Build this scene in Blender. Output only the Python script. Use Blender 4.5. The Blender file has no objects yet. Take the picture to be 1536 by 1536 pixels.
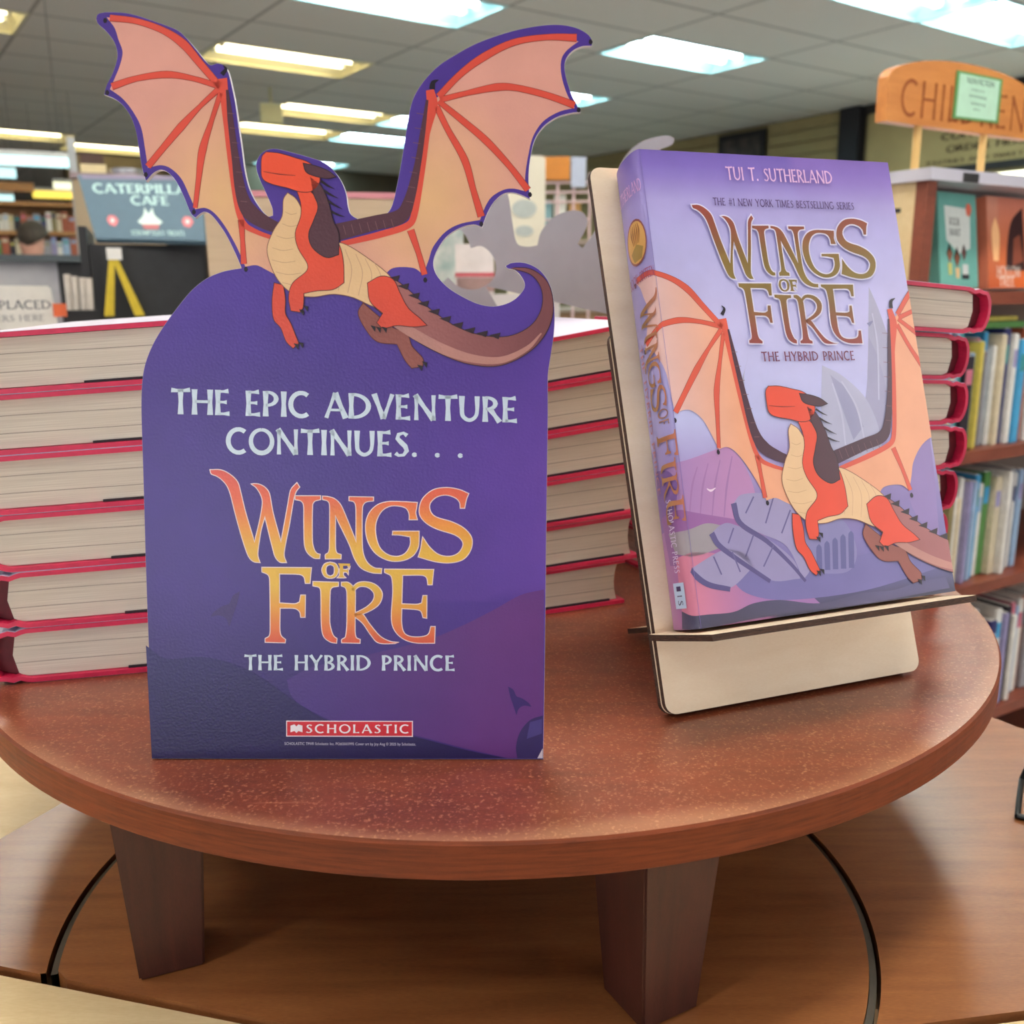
import bpy, bmesh, math, random
from mathutils import Vector, Matrix
from mathutils.geometry import tessellate_polygon
random.seed(7)
SC = bpy.context.scene
COL = SC.collection
PI = math.pi
def R(d): return math.radians(d)

# ------------------------------------------------------------------ camera
F = 1418.0
PITCH = math.atan(328 / F); ROLL = R(-0.3)
ZT = 0.91                     # top of the round riser
CAM = Vector((0, 0, ZT + 0.2))
cp, sp = math.cos(PITCH), math.sin(PITCH)
FW = Vector((0, cp, -sp)); U0 = Vector((0, sp, cp)); R0 = Vector((1, 0, 0))
RT = R0 * math.cos(ROLL) + U0 * math.sin(ROLL)
UP = U0 * math.cos(ROLL) - R0 * math.sin(ROLL)
def ray(x, y): return RT * ((x - 768) / F) - UP * ((y - 768) / F) + FW
def hit(x, y, o, n):
    d = ray(x, y); return CAM + d * ((o - CAM).dot(n) / d.dot(n))
def dep(x, y, D): return CAM + ray(x, y) * D
def onz(x, y, z): return hit(x, y, Vector((0, 0, z)), Vector((0, 0, 1)))
cam = bpy.data.objects.new('camera', bpy.data.cameras.new('camera'))
COL.objects.link(cam); SC.camera = cam
M = Matrix((RT, UP, -FW)).transposed().to_4x4(); M.translation = CAM
cam.matrix_world = M
cam.data.sensor_width = 36; cam.data.lens = 36 * F / 1536
cam.data.clip_start = 0.02; cam.data.clip_end = 100
cam.data.dof.use_dof = True; cam.data.dof.focus_distance = 0.44; cam.data.dof.aperture_fstop = 13.5

# ------------------------------------------------------------------ materials
def lin(c):
    c = c / 255.0
    return c / 12.92 if c <= 0.04045 else ((c + 0.055) / 1.055) ** 2.4
def L(c): return (lin(c[0]), lin(c[1]), lin(c[2]), 1)
MATS = {}
def nt(name):
    m = bpy.data.materials.new(name); m.use_nodes = True
    return m, m.node_tree.nodes, m.node_tree.links, m.node_tree.nodes['Principled BSDF']
def mat(name, col, rough=0.6, var=0.08, scale=40, metal=0, bump=0.0, spec=0.5, coat=0, stretch=None, col2=None, trans=0, alpha=1):
    """procedural: a base colour broken up by noise, with optional bump"""
    if name in MATS: return MATS[name]
    m, N, K, B = nt(name)
    tc = N.new('ShaderNodeTexCoord'); mp = N.new('ShaderNodeMapping'); K.new(tc.outputs['Object'], mp.inputs[0])
    if stretch: mp.inputs['Scale'].default_value = stretch
    nz = N.new('ShaderNodeTexNoise'); nz.inputs['Scale'].default_value = scale; nz.inputs['Detail'].default_value = 6
    K.new(mp.outputs[0], nz.inputs['Vector'])
    rp = N.new('ShaderNodeValToRGB'); c = L(col); c2 = L(col2) if col2 else None
    rp.color_ramp.elements[0].position = 0.3; rp.color_ramp.elements[1].position = 0.7
    rp.color_ramp.elements[0].color = tuple(v * (1 - var) for v in c[:3]) + (1,)
    rp.color_ramp.elements[1].color = c2 if c2 else tuple(min(1, v * (1 + var)) for v in c[:3]) + (1,)
    K.new(nz.outputs[0], rp.inputs[0]); K.new(rp.outputs[0], B.inputs['Base Color'])
    B.inputs['Roughness'].default_value = rough; B.inputs['Metallic'].default_value = metal
    B.inputs['Specular IOR Level'].default_value = spec; B.inputs['Coat Weight'].default_value = coat
    B.inputs['Transmission Weight'].default_value = trans; B.inputs['Alpha'].default_value = alpha
    if bump:
        b = N.new('ShaderNodeBump'); b.inputs['Strength'].default_value = bump; b.inputs['Distance'].default_value = 0.001
        K.new(nz.outputs[0], b.inputs['Height']); K.new(b.outputs[0], B.inputs['Normal'])
    MATS[name] = m; return m
def emat(name, col, s):
    if name in MATS: return MATS[name]
    m, N, K, B = nt(name)
    B.inputs['Base Color'].default_value = L(col); B.inputs['Emission Color'].default_value = L(col)
    B.inputs['Emission Strength'].default_value = s
    MATS[name] = m; return m
def print_mat(name, rough, spec=0.5, bump=0.0, bscale=900):
    m, N, K, B = nt(name)
    a = N.new('ShaderNodeAttribute'); a.attribute_name = 'Col'
    nz = N.new('ShaderNodeTexNoise'); nz.inputs['Scale'].default_value = 60; nz.inputs['Detail'].default_value = 8
    tc = N.new('ShaderNodeTexCoord'); K.new(tc.outputs['Object'], nz.inputs['Vector'])
    mr = N.new('ShaderNodeMapRange'); mr.inputs['To Min'].default_value = 0.9; mr.inputs['To Max'].default_value = 1.1
    K.new(nz.outputs[0], mr.inputs[0])
    mx = N.new('ShaderNodeVectorMath'); mx.operation = 'MULTIPLY'
    K.new(a.outputs['Color'], mx.inputs[0]); K.new(mr.outputs[0], mx.inputs[1]); K.new(mx.outputs[0], B.inputs['Base Color'])
    B.inputs['Roughness'].default_value = rough; B.inputs['Specular IOR Level'].default_value = spec
    if bump:
        n2 = N.new('ShaderNodeTexNoise'); n2.inputs['Scale'].default_value = bscale; n2.inputs['Detail'].default_value = 3
        K.new(tc.outputs['Object'], n2.inputs['Vector'])
        b = N.new('ShaderNodeBump'); b.inputs['Strength'].default_value = bump; b.inputs['Distance'].default_value = 0.0006
        K.new(n2.outputs[0], b.inputs['Height']); K.new(b.outputs[0], B.inputs['Normal'])
    MATS[name] = m; return m
def wood_mat(name, dark, light, rough, grain=(1, 14, 14), scale=6, coat=0.0, bump=0.05, streak=0.5, pale=None):
    m, N, K, B = nt(name)
    tc = N.new('ShaderNodeTexCoord'); mp = N.new('ShaderNodeMapping'); K.new(tc.outputs['Object'], mp.inputs[0])
    mp.inputs['Scale'].default_value = grain
    n1 = N.new('ShaderNodeTexNoise'); n1.inputs['Scale'].default_value = scale; n1.inputs['Detail'].default_value = 10; n1.inputs['Roughness'].default_value = 0.65
    n1.inputs['Distortion'].default_value = 0.4
    K.new(mp.outputs[0], n1.inputs['Vector'])
    n2 = N.new('ShaderNodeTexNoise'); n2.inputs['Scale'].default_value = 5; n2.inputs['Detail'].default_value = 4
    K.new(tc.outputs['Object'], n2.inputs['Vector'])
    n3 = N.new('ShaderNodeTexNoise'); n3.inputs['Scale'].default_value = scale * 30; n3.inputs['Detail'].default_value = 4
    K.new(mp.outputs[0], n3.inputs['Vector'])
    a1 = N.new('ShaderNodeMath'); a1.operation = 'MULTIPLY_ADD'; a1.inputs[1].default_value = streak
    K.new(n1.outputs[0], a1.inputs[0])
    a2 = N.new('ShaderNodeMath'); a2.operation = 'MULTIPLY_ADD'; a2.inputs[1].default_value = 0.35
    K.new(n2.outputs[0], a2.inputs[0])
    a3 = N.new('ShaderNodeMath'); a3.operation = 'MULTIPLY'; a3.inputs[1].default_value = 0.25
    K.new(n3.outputs[0], a3.inputs[0]); K.new(a3.outputs[0], a2.inputs[2]); K.new(a2.outputs[0], a1.inputs[2])
    rp = N.new('ShaderNodeValToRGB'); rp.color_ramp.elements[0].position = 0.35; rp.color_ramp.elements[1].position = 0.75
    rp.color_ramp.elements[0].color = L(dark); rp.color_ramp.elements[1].color = L(light)
    K.new(a1.outputs[0], rp.inputs[0]); K.new(rp.outputs[0], B.inputs['Base Color'])
    B.inputs['Roughness'].default_value = rough; B.inputs['Coat Weight'].default_value = coat; B.inputs['Coat Roughness'].default_value = 0.25
    if bump:
        b = N.new('ShaderNodeBump'); b.inputs['Strength'].default_value = bump; b.inputs['Distance'].default_value = 0.001
        K.new(n3.outputs[0], b.inputs['Height']); K.new(b.outputs[0], B.inputs['Normal'])
    MATS[name] = m; return m

def riser_finish():
    m = wood_mat('stained_top', (84, 34, 18), (146, 70, 40), 0.36, (3, 16, 16), 5, 0.65, 0.05, 0.4)
    N, K = m.node_tree.nodes, m.node_tree.links; B = N['Principled BSDF']
    B.inputs['Coat Roughness'].default_value = 0.27; B.inputs['Coat IOR'].default_value = 1.6
    base = B.inputs['Base Color'].links[0].from_socket
    tc = N.new('ShaderNodeTexCoord')
    # fine speckle of the worn stain
    sp_ = N.new('ShaderNodeTexNoise'); sp_.inputs['Scale'].default_value = 750; sp_.inputs['Detail'].default_value = 3; K.new(tc.outputs['Object'], sp_.inputs['Vector'])
    r1 = N.new('ShaderNodeMapRange'); r1.inputs['From Min'].default_value = .56; r1.inputs['From Max'].default_value = .75; K.new(sp_.outputs[0], r1.inputs[0])
    # scuffs: long thin streaks
    mp = N.new('ShaderNodeMapping'); mp.inputs['Scale'].default_value = (12, 260, 1); mp.inputs['Rotation'].default_value = (0, 0, .9); K.new(tc.outputs['Object'], mp.inputs[0])
    sc_ = N.new('ShaderNodeTexNoise'); sc_.inputs['Scale'].default_value = 1; sc_.inputs['Detail'].default_value = 5; K.new(mp.outputs[0], sc_.inputs['Vector'])
    r2 = N.new('ShaderNodeMapRange'); r2.inputs['From Min'].default_value = .68; r2.inputs['From Max'].default_value = .78; K.new(sc_.outputs[0], r2.inputs[0])
    # pale band just inside the rim: edge sheen and rub painted into the colour
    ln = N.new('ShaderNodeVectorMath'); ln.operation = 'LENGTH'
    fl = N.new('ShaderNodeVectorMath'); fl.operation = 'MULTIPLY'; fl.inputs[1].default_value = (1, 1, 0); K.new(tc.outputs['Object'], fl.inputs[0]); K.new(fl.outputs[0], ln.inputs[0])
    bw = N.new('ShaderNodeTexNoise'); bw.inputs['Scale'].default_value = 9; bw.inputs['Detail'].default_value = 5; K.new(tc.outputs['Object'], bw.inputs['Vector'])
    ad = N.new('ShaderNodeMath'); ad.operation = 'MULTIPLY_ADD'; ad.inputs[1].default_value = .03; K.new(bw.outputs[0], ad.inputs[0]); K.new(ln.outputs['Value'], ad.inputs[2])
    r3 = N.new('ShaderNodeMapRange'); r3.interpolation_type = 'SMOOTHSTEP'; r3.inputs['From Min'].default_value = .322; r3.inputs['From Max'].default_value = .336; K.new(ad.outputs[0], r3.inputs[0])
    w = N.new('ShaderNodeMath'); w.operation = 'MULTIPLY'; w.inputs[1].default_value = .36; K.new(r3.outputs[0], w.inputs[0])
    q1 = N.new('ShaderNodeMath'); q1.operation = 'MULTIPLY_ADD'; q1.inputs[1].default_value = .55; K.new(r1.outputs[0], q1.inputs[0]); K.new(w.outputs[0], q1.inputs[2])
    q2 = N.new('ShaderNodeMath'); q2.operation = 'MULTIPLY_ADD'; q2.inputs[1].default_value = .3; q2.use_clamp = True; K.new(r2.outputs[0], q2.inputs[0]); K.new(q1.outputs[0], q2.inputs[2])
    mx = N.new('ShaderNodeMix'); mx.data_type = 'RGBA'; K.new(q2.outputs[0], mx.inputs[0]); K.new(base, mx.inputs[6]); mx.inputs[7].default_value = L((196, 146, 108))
    K.new(mx.outputs[2], B.inputs['Base Color']); return m

# ------------------------------------------------------------------ object helpers
def link(name, me, m=None, parent=None, mw=None):
    o = bpy.data.objects.new(name, me); COL.objects.link(o)
    if m:
        for x in (m if isinstance(m, (list, tuple)) else [m]): me.materials.append(x)
    if mw is not None: o.matrix_world = mw
    if parent is not None:
        o.parent = parent
        if mw is not None: o.matrix_parent_inverse = parent.matrix_world.inverted()
    return o
def bmo(name, bm, m=None, parent=None, mw=None, smooth=False):
    me = bpy.data.meshes.new(name)
    bmesh.ops.recalc_face_normals(bm, faces=bm.faces[:]); bm.to_mesh(me); bm.free()
    if smooth:
        for p in me.polygons: p.use_smooth = True
    return link(name, me, m, parent, mw)
def tag(o, label, cat, group=None, kind=None):
    o['label'] = label; o['category'] = cat
    if group: o['group'] = group
    if kind: o['kind'] = kind
    return o
def empty(name, loc=(0, 0, 0), yaw=0, mw=None):
    o = bpy.data.objects.new(name, None); COL.objects.link(o); o.empty_display_size = 0.02
    if mw is not None: o.matrix_world = mw
    else: o.location = loc; o.rotation_euler = (0, 0, yaw)
    o.matrix_world = mw if mw is not None else Matrix.Translation(Vector(loc)) @ Matrix.Rotation(yaw, 4, 'Z')
    return o
def struct(o): o['kind'] = 'structure'; return o
def box(bm, x0, x1, y0, y1, z0, z1, bev=0, mi=0):
    g = bmesh.ops.create_cube(bm, size=1)
    for v in g['verts']:
        v.co = Vector(((x0 + x1) / 2 + v.co.x * (x1 - x0), (y0 + y1) / 2 + v.co.y * (y1 - y0), (z0 + z1) / 2 + v.co.z * (z1 - z0)))
    fs = {f for v in g['verts'] for f in v.link_faces}
    for f in fs: f.material_index = mi
    if bev:
        es = list({e for f in fs for e in f.edges})
        bmesh.ops.bevel(bm, geom=es, offset=bev, segments=2, affect='EDGES')
def boxo(name, d, m, parent=None, mw=None, bev=0):
    bm = bmesh.new(); box(bm, *d, bev=bev)
    return bmo(name, bm, m, parent, mw)
def cyl(bm, a, b, r0, r1=None, n=16, cap=True):
    a, b = Vector(a), Vector(b); r1 = r0 if r1 is None else r1
    q = (b - a).to_track_quat('Z', 'Y'); A = []; B_ = []
    for i in range(n):
        t = 2 * PI * i / n; d = q @ Vector((math.cos(t), math.sin(t), 0))
        A.append(bm.verts.new(a + d * r0)); B_.append(bm.verts.new(b + d * r1))
    for i in range(n): bm.faces.new((A[i], A[(i + 1) % n], B_[(i + 1) % n], B_[i]))
    if cap: bm.faces.new(A[::-1]); bm.faces.new(B_)
def prism(bm, pts, f0, f1, mi_side=0):
    """pts: 2D outline; f0/f1 map a 2D point to the two 3D ends"""
    a = [bm.verts.new(f0(p)) for p in pts]; b = [bm.verts.new(f1(p)) for p in pts]
    tr = tessellate_polygon([[Vector((p[0], p[1], 0)) for p in pts]])
    for t in tr:
        bm.faces.new([a[i] for i in t]); bm.faces.new([b[i] for i in t][::-1])
    n = len(pts)
    for i in range(n):
        f = bm.faces.new((a[i], a[(i + 1) % n], b[(i + 1) % n], b[i])); f.material_index = mi_side
def frame(o, e, n):
    """matrix with x=e (horizontal), y=n (away), z=up of the plane"""
    e = e.normalized(); n = n.normalized(); u = e.cross(n)
    m = Matrix((e, n, u)).transposed().to_4x4(); m.translation = o; return m

# ------------------------------------------------------------------ 2D art
def cr(pts, n=6, corner=55, closed=True):
    """Catmull-Rom through pts; keeps sharp corners"""
    P = [Vector((p[0], p[1])) for p in pts]; N_ = len(P); out = []
    sharp = []
    for i in range(N_):
        if not closed and i in (0, N_ - 1): sharp.append(True); continue
        a = P[i] - P[i - 1]; b = P[(i + 1) % N_] - P[i]
        if len(pts[i]) > 2: sharp.append(bool(pts[i][2])); continue
        sharp.append(a.length < 1e-9 or b.length < 1e-9 or math.degrees(a.angle(b)) > corner)
    rng = range(N_ if closed else N_ - 1)
    for i in rng:
        p1, p2 = P[i], P[(i + 1) % N_]
        L_ = (p2 - p1).length
        m1 = (p2 - p1) if sharp[i] else (p2 - P[i - 1]) * 0.5
        m2 = (p2 - p1) if sharp[(i + 1) % N_] else (P[(i + 2) % N_] - p1) * 0.5
        if m1.length > L_ * 1.2: m1 = m1.normalized() * L_ * 1.2
        if m2.length > L_ * 1.2: m2 = m2.normalized() * L_ * 1.2
        for k in range(n):
            t = k / n; t2 = t * t; t3 = t2 * t
            out.append(p1 * (2*t3 - 3*t2 + 1) + m1 * (t3 - 2*t2 + t) + p2 * (-2*t3 + 3*t2) + m2 * (t3 - t2))
    if not closed: out.append(P[-1])
    return out
def area(P): return sum(P[i].x * P[(i + 1) % len(P)].y - P[(i + 1) % len(P)].x * P[i].y for i in range(len(P))) / 2
def grow(P, d):
    s = 1 if area(P) > 0 else -1; n = len(P); out = []
    for i in range(n):
        a = (P[i] - P[i - 1]); b = (P[(i + 1) % n] - P[i])
        if a.length < 1e-6: a = b
        if b.length < 1e-6: b = a
        if a.length < 1e-6: out.append(P[i]); continue
        a = a.normalized(); b = b.normalized()
        na = Vector((a.y, -a.x)) * s; nb = Vector((b.y, -b.x)) * s
        m = na + nb
        if m.length < 0.3: m = na
        else: m = m.normalized() / max(0.5, m.normalized().dot(na))
        out.append(P[i] + m * d)
    return out
def ribbon(pts, ws, d=0, smooth=True, n=6):
    """outline of a stroke with changing width; pts centre line, ws full widths"""
    if smooth and len(pts) > 2:
        C = cr(pts, n, 80, False); W_ = []
        for i in range(len(ws) - 1):
            for k in range(n): W_.append(ws[i] + (ws[i + 1] - ws[i]) * k / n)
        W_.append(ws[-1])
    else: C = [Vector(p[:2]) for p in pts]; W_ = list(ws)
    Lf, Rt = [], []
    for i, c in enumerate(C):
        a = C[max(0, i - 1)]; b = C[min(len(C) - 1, i + 1)]
        t = (b - a).normalized(); nn = Vector((-t.y, t.x)); w = W_[i] / 2 + d
        cc = c - t * d if i == 0 else (c + t * d if i == len(C) - 1 else c)
        Lf.append(cc + nn * w); Rt.append(cc - nn * w)
    return Lf + Rt[::-1]
def quads_of(P):
    """a ribbon outline as quads, robust where it bends"""
    n = len(P) // 2; Lf, Rt = P[:n], P[n:][::-1]
    return [[Lf[i], Lf[i + 1], Rt[i + 1], Rt[i]] for i in range(n - 1)]
def mixc(a, b, t):
    t = max(0, min(1, t)); return tuple(a[i] + (b[i] - a[i]) * t for i in range(3))
def ramp(stops):
    def f(v):
        if v <= stops[0][0]: return stops[0][1]
        for (a, ca), (b, cb) in zip(stops, stops[1:]):
            if v <= b: return mixc(ca, cb, (v - a) / (b - a))
        return stops[-1][1]
    return f
class Art:
    """flat printed shapes, laid on a surface in thin layers of ink"""
    def __init__(s): s.items = []
    def poly(s, pts, col, layer, smooth=True, n=6, step=None, corner=55):
        P = cr(pts, n, corner) if smooth else [Vector(p[:2]) for p in pts]
        s.items.append(([P], col, layer, step)); return s
    def rib(s, pts, ws, col, layer, smooth=True, step=None, n=6):
        s.items.append((quads_of(ribbon(pts, ws, 0, smooth, n)), col, layer, step)); return s
    def raw(s, polys, col, layer, step=None): s.items.append((polys, col, layer, step)); return s
    def build(s, bm, surf, mi=0, eps=0.00005, clip=None, xcuts=()):
        cl = bm.verts.layers.float_color.get('Col') or bm.verts.layers.float_color.new('Col')
        for polys, col, layer, step in s.items:
            b = bmesh.new()
            for P in polys:
                if len(P) < 3: continue
                vs = [b.verts.new((p.x, p.y, 0)) for p in P]
                for t in tessellate_polygon([[Vector((p.x, p.y, 0)) for p in P]]):
                    try: b.faces.new([vs[i] for i in t])
                    except ValueError: pass
            if clip:
                for co, no in clip:
                    g = b.verts[:] + b.edges[:] + b.faces[:]
                    if g: bmesh.ops.bisect_plane(b, geom=g, plane_co=co, plane_no=no, clear_outer=True)
            if step and b.verts:
                for ax in (0, 1):
                    lo = min(v.co[ax] for v in b.verts); hi = max(v.co[ax] for v in b.verts)
                    k = math.ceil(lo / step) * step
                    while k < hi:
                        co = [0, 0, 0]; co[ax] = k; no = [0, 0, 0]; no[ax] = 1
                        bmesh.ops.bisect_plane(b, geom=b.verts[:] + b.edges[:] + b.faces[:], plane_co=co, plane_no=no)
                        k += step
            for k in xcuts:
                if b.verts and min(v.co.x for v in b.verts) < k < max(v.co.x for v in b.verts):
                    bmesh.ops.bisect_plane(b, geom=b.verts[:] + b.edges[:] + b.faces[:], plane_co=(k, 0, 0), plane_no=(1, 0, 0))
            mp = {}
            for v in b.verts:
                p3, nn = surf(v.co.x, v.co.y)
                w = bm.verts.new(p3 + nn * eps * layer); mp[v] = w
                c = col(v.co.x, v.co.y) if callable(col) else col
                w[cl] = L(c)
            _, nn = surf(*(b.verts[:][0].co[:2])) if b.verts else (None, None)
            for f in b.faces:
                try: g = bm.faces.new([mp[v] for v in f.verts])
                except ValueError: continue
                g.material_index = mi; g.normal_update()
                if g.normal.dot(nn) < 0: g.normal_flip()
            b.free()
def art_obj(name, bm, m, parent=None, mw=None):
    me = bpy.data.meshes.new(name); bm.to_mesh(me); bm.free()
    return link(name, me, m, parent, mw)

# flared capital alphabet: name -> (advance, strokes); stroke = (points, widths) ; y up, cap height 1
w1, w2, w3 = .19, .13, .17
def st(x0, y0, x1, y1, k=1.0): return ([(x0, y0), ((x0 + x1) / 2, (y0 + y1) / 2), (x1, y1)], [.19 * k, .135 * k, .19 * k])
def arc(cx, cy, rx, ry, a0, a1, ws, n=10):
    P = [(cx + rx * math.cos(R(a0 + (a1 - a0) * i / n)), cy + ry * math.sin(R(a0 + (a1 - a0) * i / n))) for i in range(n + 1)]
    W_ = [ws[0] + (ws[1] - ws[0]) * min(1, 2 * i / n) if i <= n / 2 else ws[1] + (ws[2] - ws[1]) * (2 * i / n - 1) for i in range(n + 1)]
    return (P, W_)
GL = {
 'A': (.78, [st(.04, 0, .36, 1, .7), st(.36, 1, .74, 0, 1.05), ([(.16, .32), (.6, .32)], [.09, .09])]),
 'B': (.62, [st(.1, 0, .1, 1), arc(.14, .74, .3, .22, 95, -95, [.08, .16, .08]), arc(.14, .27, .36, .24, 95, -95, [.08, .17, .08])]),
 'C': (.76, [arc(.44, .5, .38, .46, 52, 308, [.15, .16, .15], 16)]),
 'D': (.82, [st(.1, 0, .1, 1), arc(.16, .5, .56, .45, 95, -95, [.1, .17, .1], 16)]),
 'E': (.56, [st(.1, 0, .1, 1), ([(.1, .94), (.3, .94), (.48, .96)], [.09, .09, .17]), ([(.1, .52), (.3, .52), (.42, .52)], [.09, .09, .15]), ([(.1, .06), (.3, .06), (.52, .07)], [.09, .09, .17])]),
 'F': (.54, [st(.1, 0, .1, 1), ([(.1, .94), (.3, .94), (.48, .96)], [.09, .09, .17]), ([(.1, .5), (.3, .5), (.42, .5)], [.09, .09, .15])]),
 'G': (.84, [arc(.46, .5, .4, .46, 50, 350, [.14, .16, .13], 16), ([(.5, .44), (.84, .44)], [.08, .09])]),
 'H': (.78, [st(.1, 0, .1, 1), st(.66, 0, .66, 1), ([(.1, .52), (.66, .52)], [.1, .1])]),
 'I': (.24, [st(.11, 0, .11, 1)]),
 'K': (.68, [st(.1, 0, .1, 1), st(.12, .42, .54, 1, .7), st(.24, .55, .64, 0)]),
 'L': (.52, [st(.1, 0, .1, 1), ([(.1, .06), (.3, .06), (.5, .07)], [.09, .09, .17])]),
 'M': (.96, [st(.1, 0, .14, 1, .8), st(.14, 1, .47, .1), st(.47, .1, .8, 1, .7), st(.8, 1, .86, 0)]),
 'N': (.86, [st(.12, 0, .12, 1, .75), st(.08, 1, .74, .02), st(.74, 0, .74, 1, .75)]),
 'O': (.92, [arc(.46, .5, .39, .46, 90, 450, [.12, .17, .12], 24)]),
 'P': (.58, [st(.1, 0, .1, 1), arc(.14, .7, .34, .26, 95, -95, [.09, .16, .09])]),
 'R': (.66, [st(.1, 0, .1, 1), arc(.14, .73, .33, .23, 95, -95, [.09, .16, .09]), st(.28, .5, .62, 0)]),
 'S': (.54, [([(.47, .84), (.34, .94), (.16, .88), (.12, .72), (.26, .56), (.4, .42), (.46, .24), (.34, .07), (.16, .05), (.05, .14)], [.15, .1, .13, .15, .17, .17, .15, .11, .1, .15])]),
 'T': (.68, [st(.34, 0, .34, 1), ([(.0, .95), (.34, .93), (.68, .97)], [.16, .09, .16])]),
 'U': (.78, [([(.1, 1), (.1, .5), (.14, .2), (.36, .05), (.58, .18), (.65, .45), (.65, 1)], [.19, .14, .14, .13, .12, .12, .17])]),
 'V': (.76, [st(.04, 1, .38, .02), st(.38, .02, .7, 1, .75)]),
 'W': (1.08, [st(.04, 1, .3, .02), st(.3, .02, .54, .95, .7), st(.54, .95, .8, .02), st(.8, .02, 1.04, 1, .7)]),
 'X': (.7, [st(.04, 1, .64, 0), st(.62, 1, .06, 0, .75)]),
 'Y': (.7, [st(.34, 0, .34, .5), st(.02, 1, .34, .48), st(.34, .48, .66, 1, .75)]),
 '#': (.66, [([(.2, 0), (.28, 1)], [.08, .08]), ([(.42, 0), (.5, 1)], [.08, .08]), ([(.04, .34), (.62, .34)], [.08, .08]), ([(.06, .66), (.64, .66)], [.08, .08])]),
 '1': (.4, [st(.24, 0, .24, 1, .8), ([(.06, .8), (.24, .96)], [.08, .1])]),
 "'": (.2, [([(.1, .7), (.1, 1)], [.06, .14])]),
 '-': (.36, [([(.06, .48), (.3, .48)], [.12, .12])]),
 '.': (.3, [arc(.14, .09, .045, .045, 0, 360, [.09, .09, .09], 10)]),
 ' ': (.42, []),
}
def text(art, s, p0, p1, up, col, layer, weight=1.0, track=.06, step=None):
    """caps text whose baseline runs p0 -> p1; up = cap-height vector"""
    adv = [GL[c][0] + track for c in s]; tot = sum(adv) - track
    p0 = Vector(p0); ex = (Vector(p1) - p0) / tot; ey = Vector(up); x = 0; polys = []
    for c, a in zip(s, adv):
        for pts, ws in GL[c][1]:
            O = ribbon(pts, [w * weight for w in ws], 0, len(pts) > 2 and len(pts) < 9, 4)
            for q in quads_of(O): polys.append([p0 + ex * (x + v.x) + ey * v.y for v in q])
        x += a
    art.raw(polys, col, layer, step)
def small_text(art, s, p0, p1, h, col, layer):
    """built-in sans lettering for fine print, as outlines"""
    cu = bpy.data.curves.new('t', 'FONT'); cu.body = s; cu.size = 1; cu.resolution_u = 2
    o = bpy.data.objects.new('t', cu); COL.objects.link(o)
    me = o.to_mesh(); xs = [v.co.x for v in me.vertices]; x0, x1 = min(xs), max(xs)
    p0 = Vector(p0); p1 = Vector(p1); ex = (p1 - p0) / (x1 - x0); ey = Vector(h)
    polys = [[p0 + ex * (me.vertices[i].co.x - x0) + ey * (me.vertices[i].co.y / .7) for i in p.vertices] for p in me.polygons]
    o.to_mesh_clear(); bpy.data.objects.remove(o); bpy.data.curves.remove(cu)
    art.raw(polys, col, layer)
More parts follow.
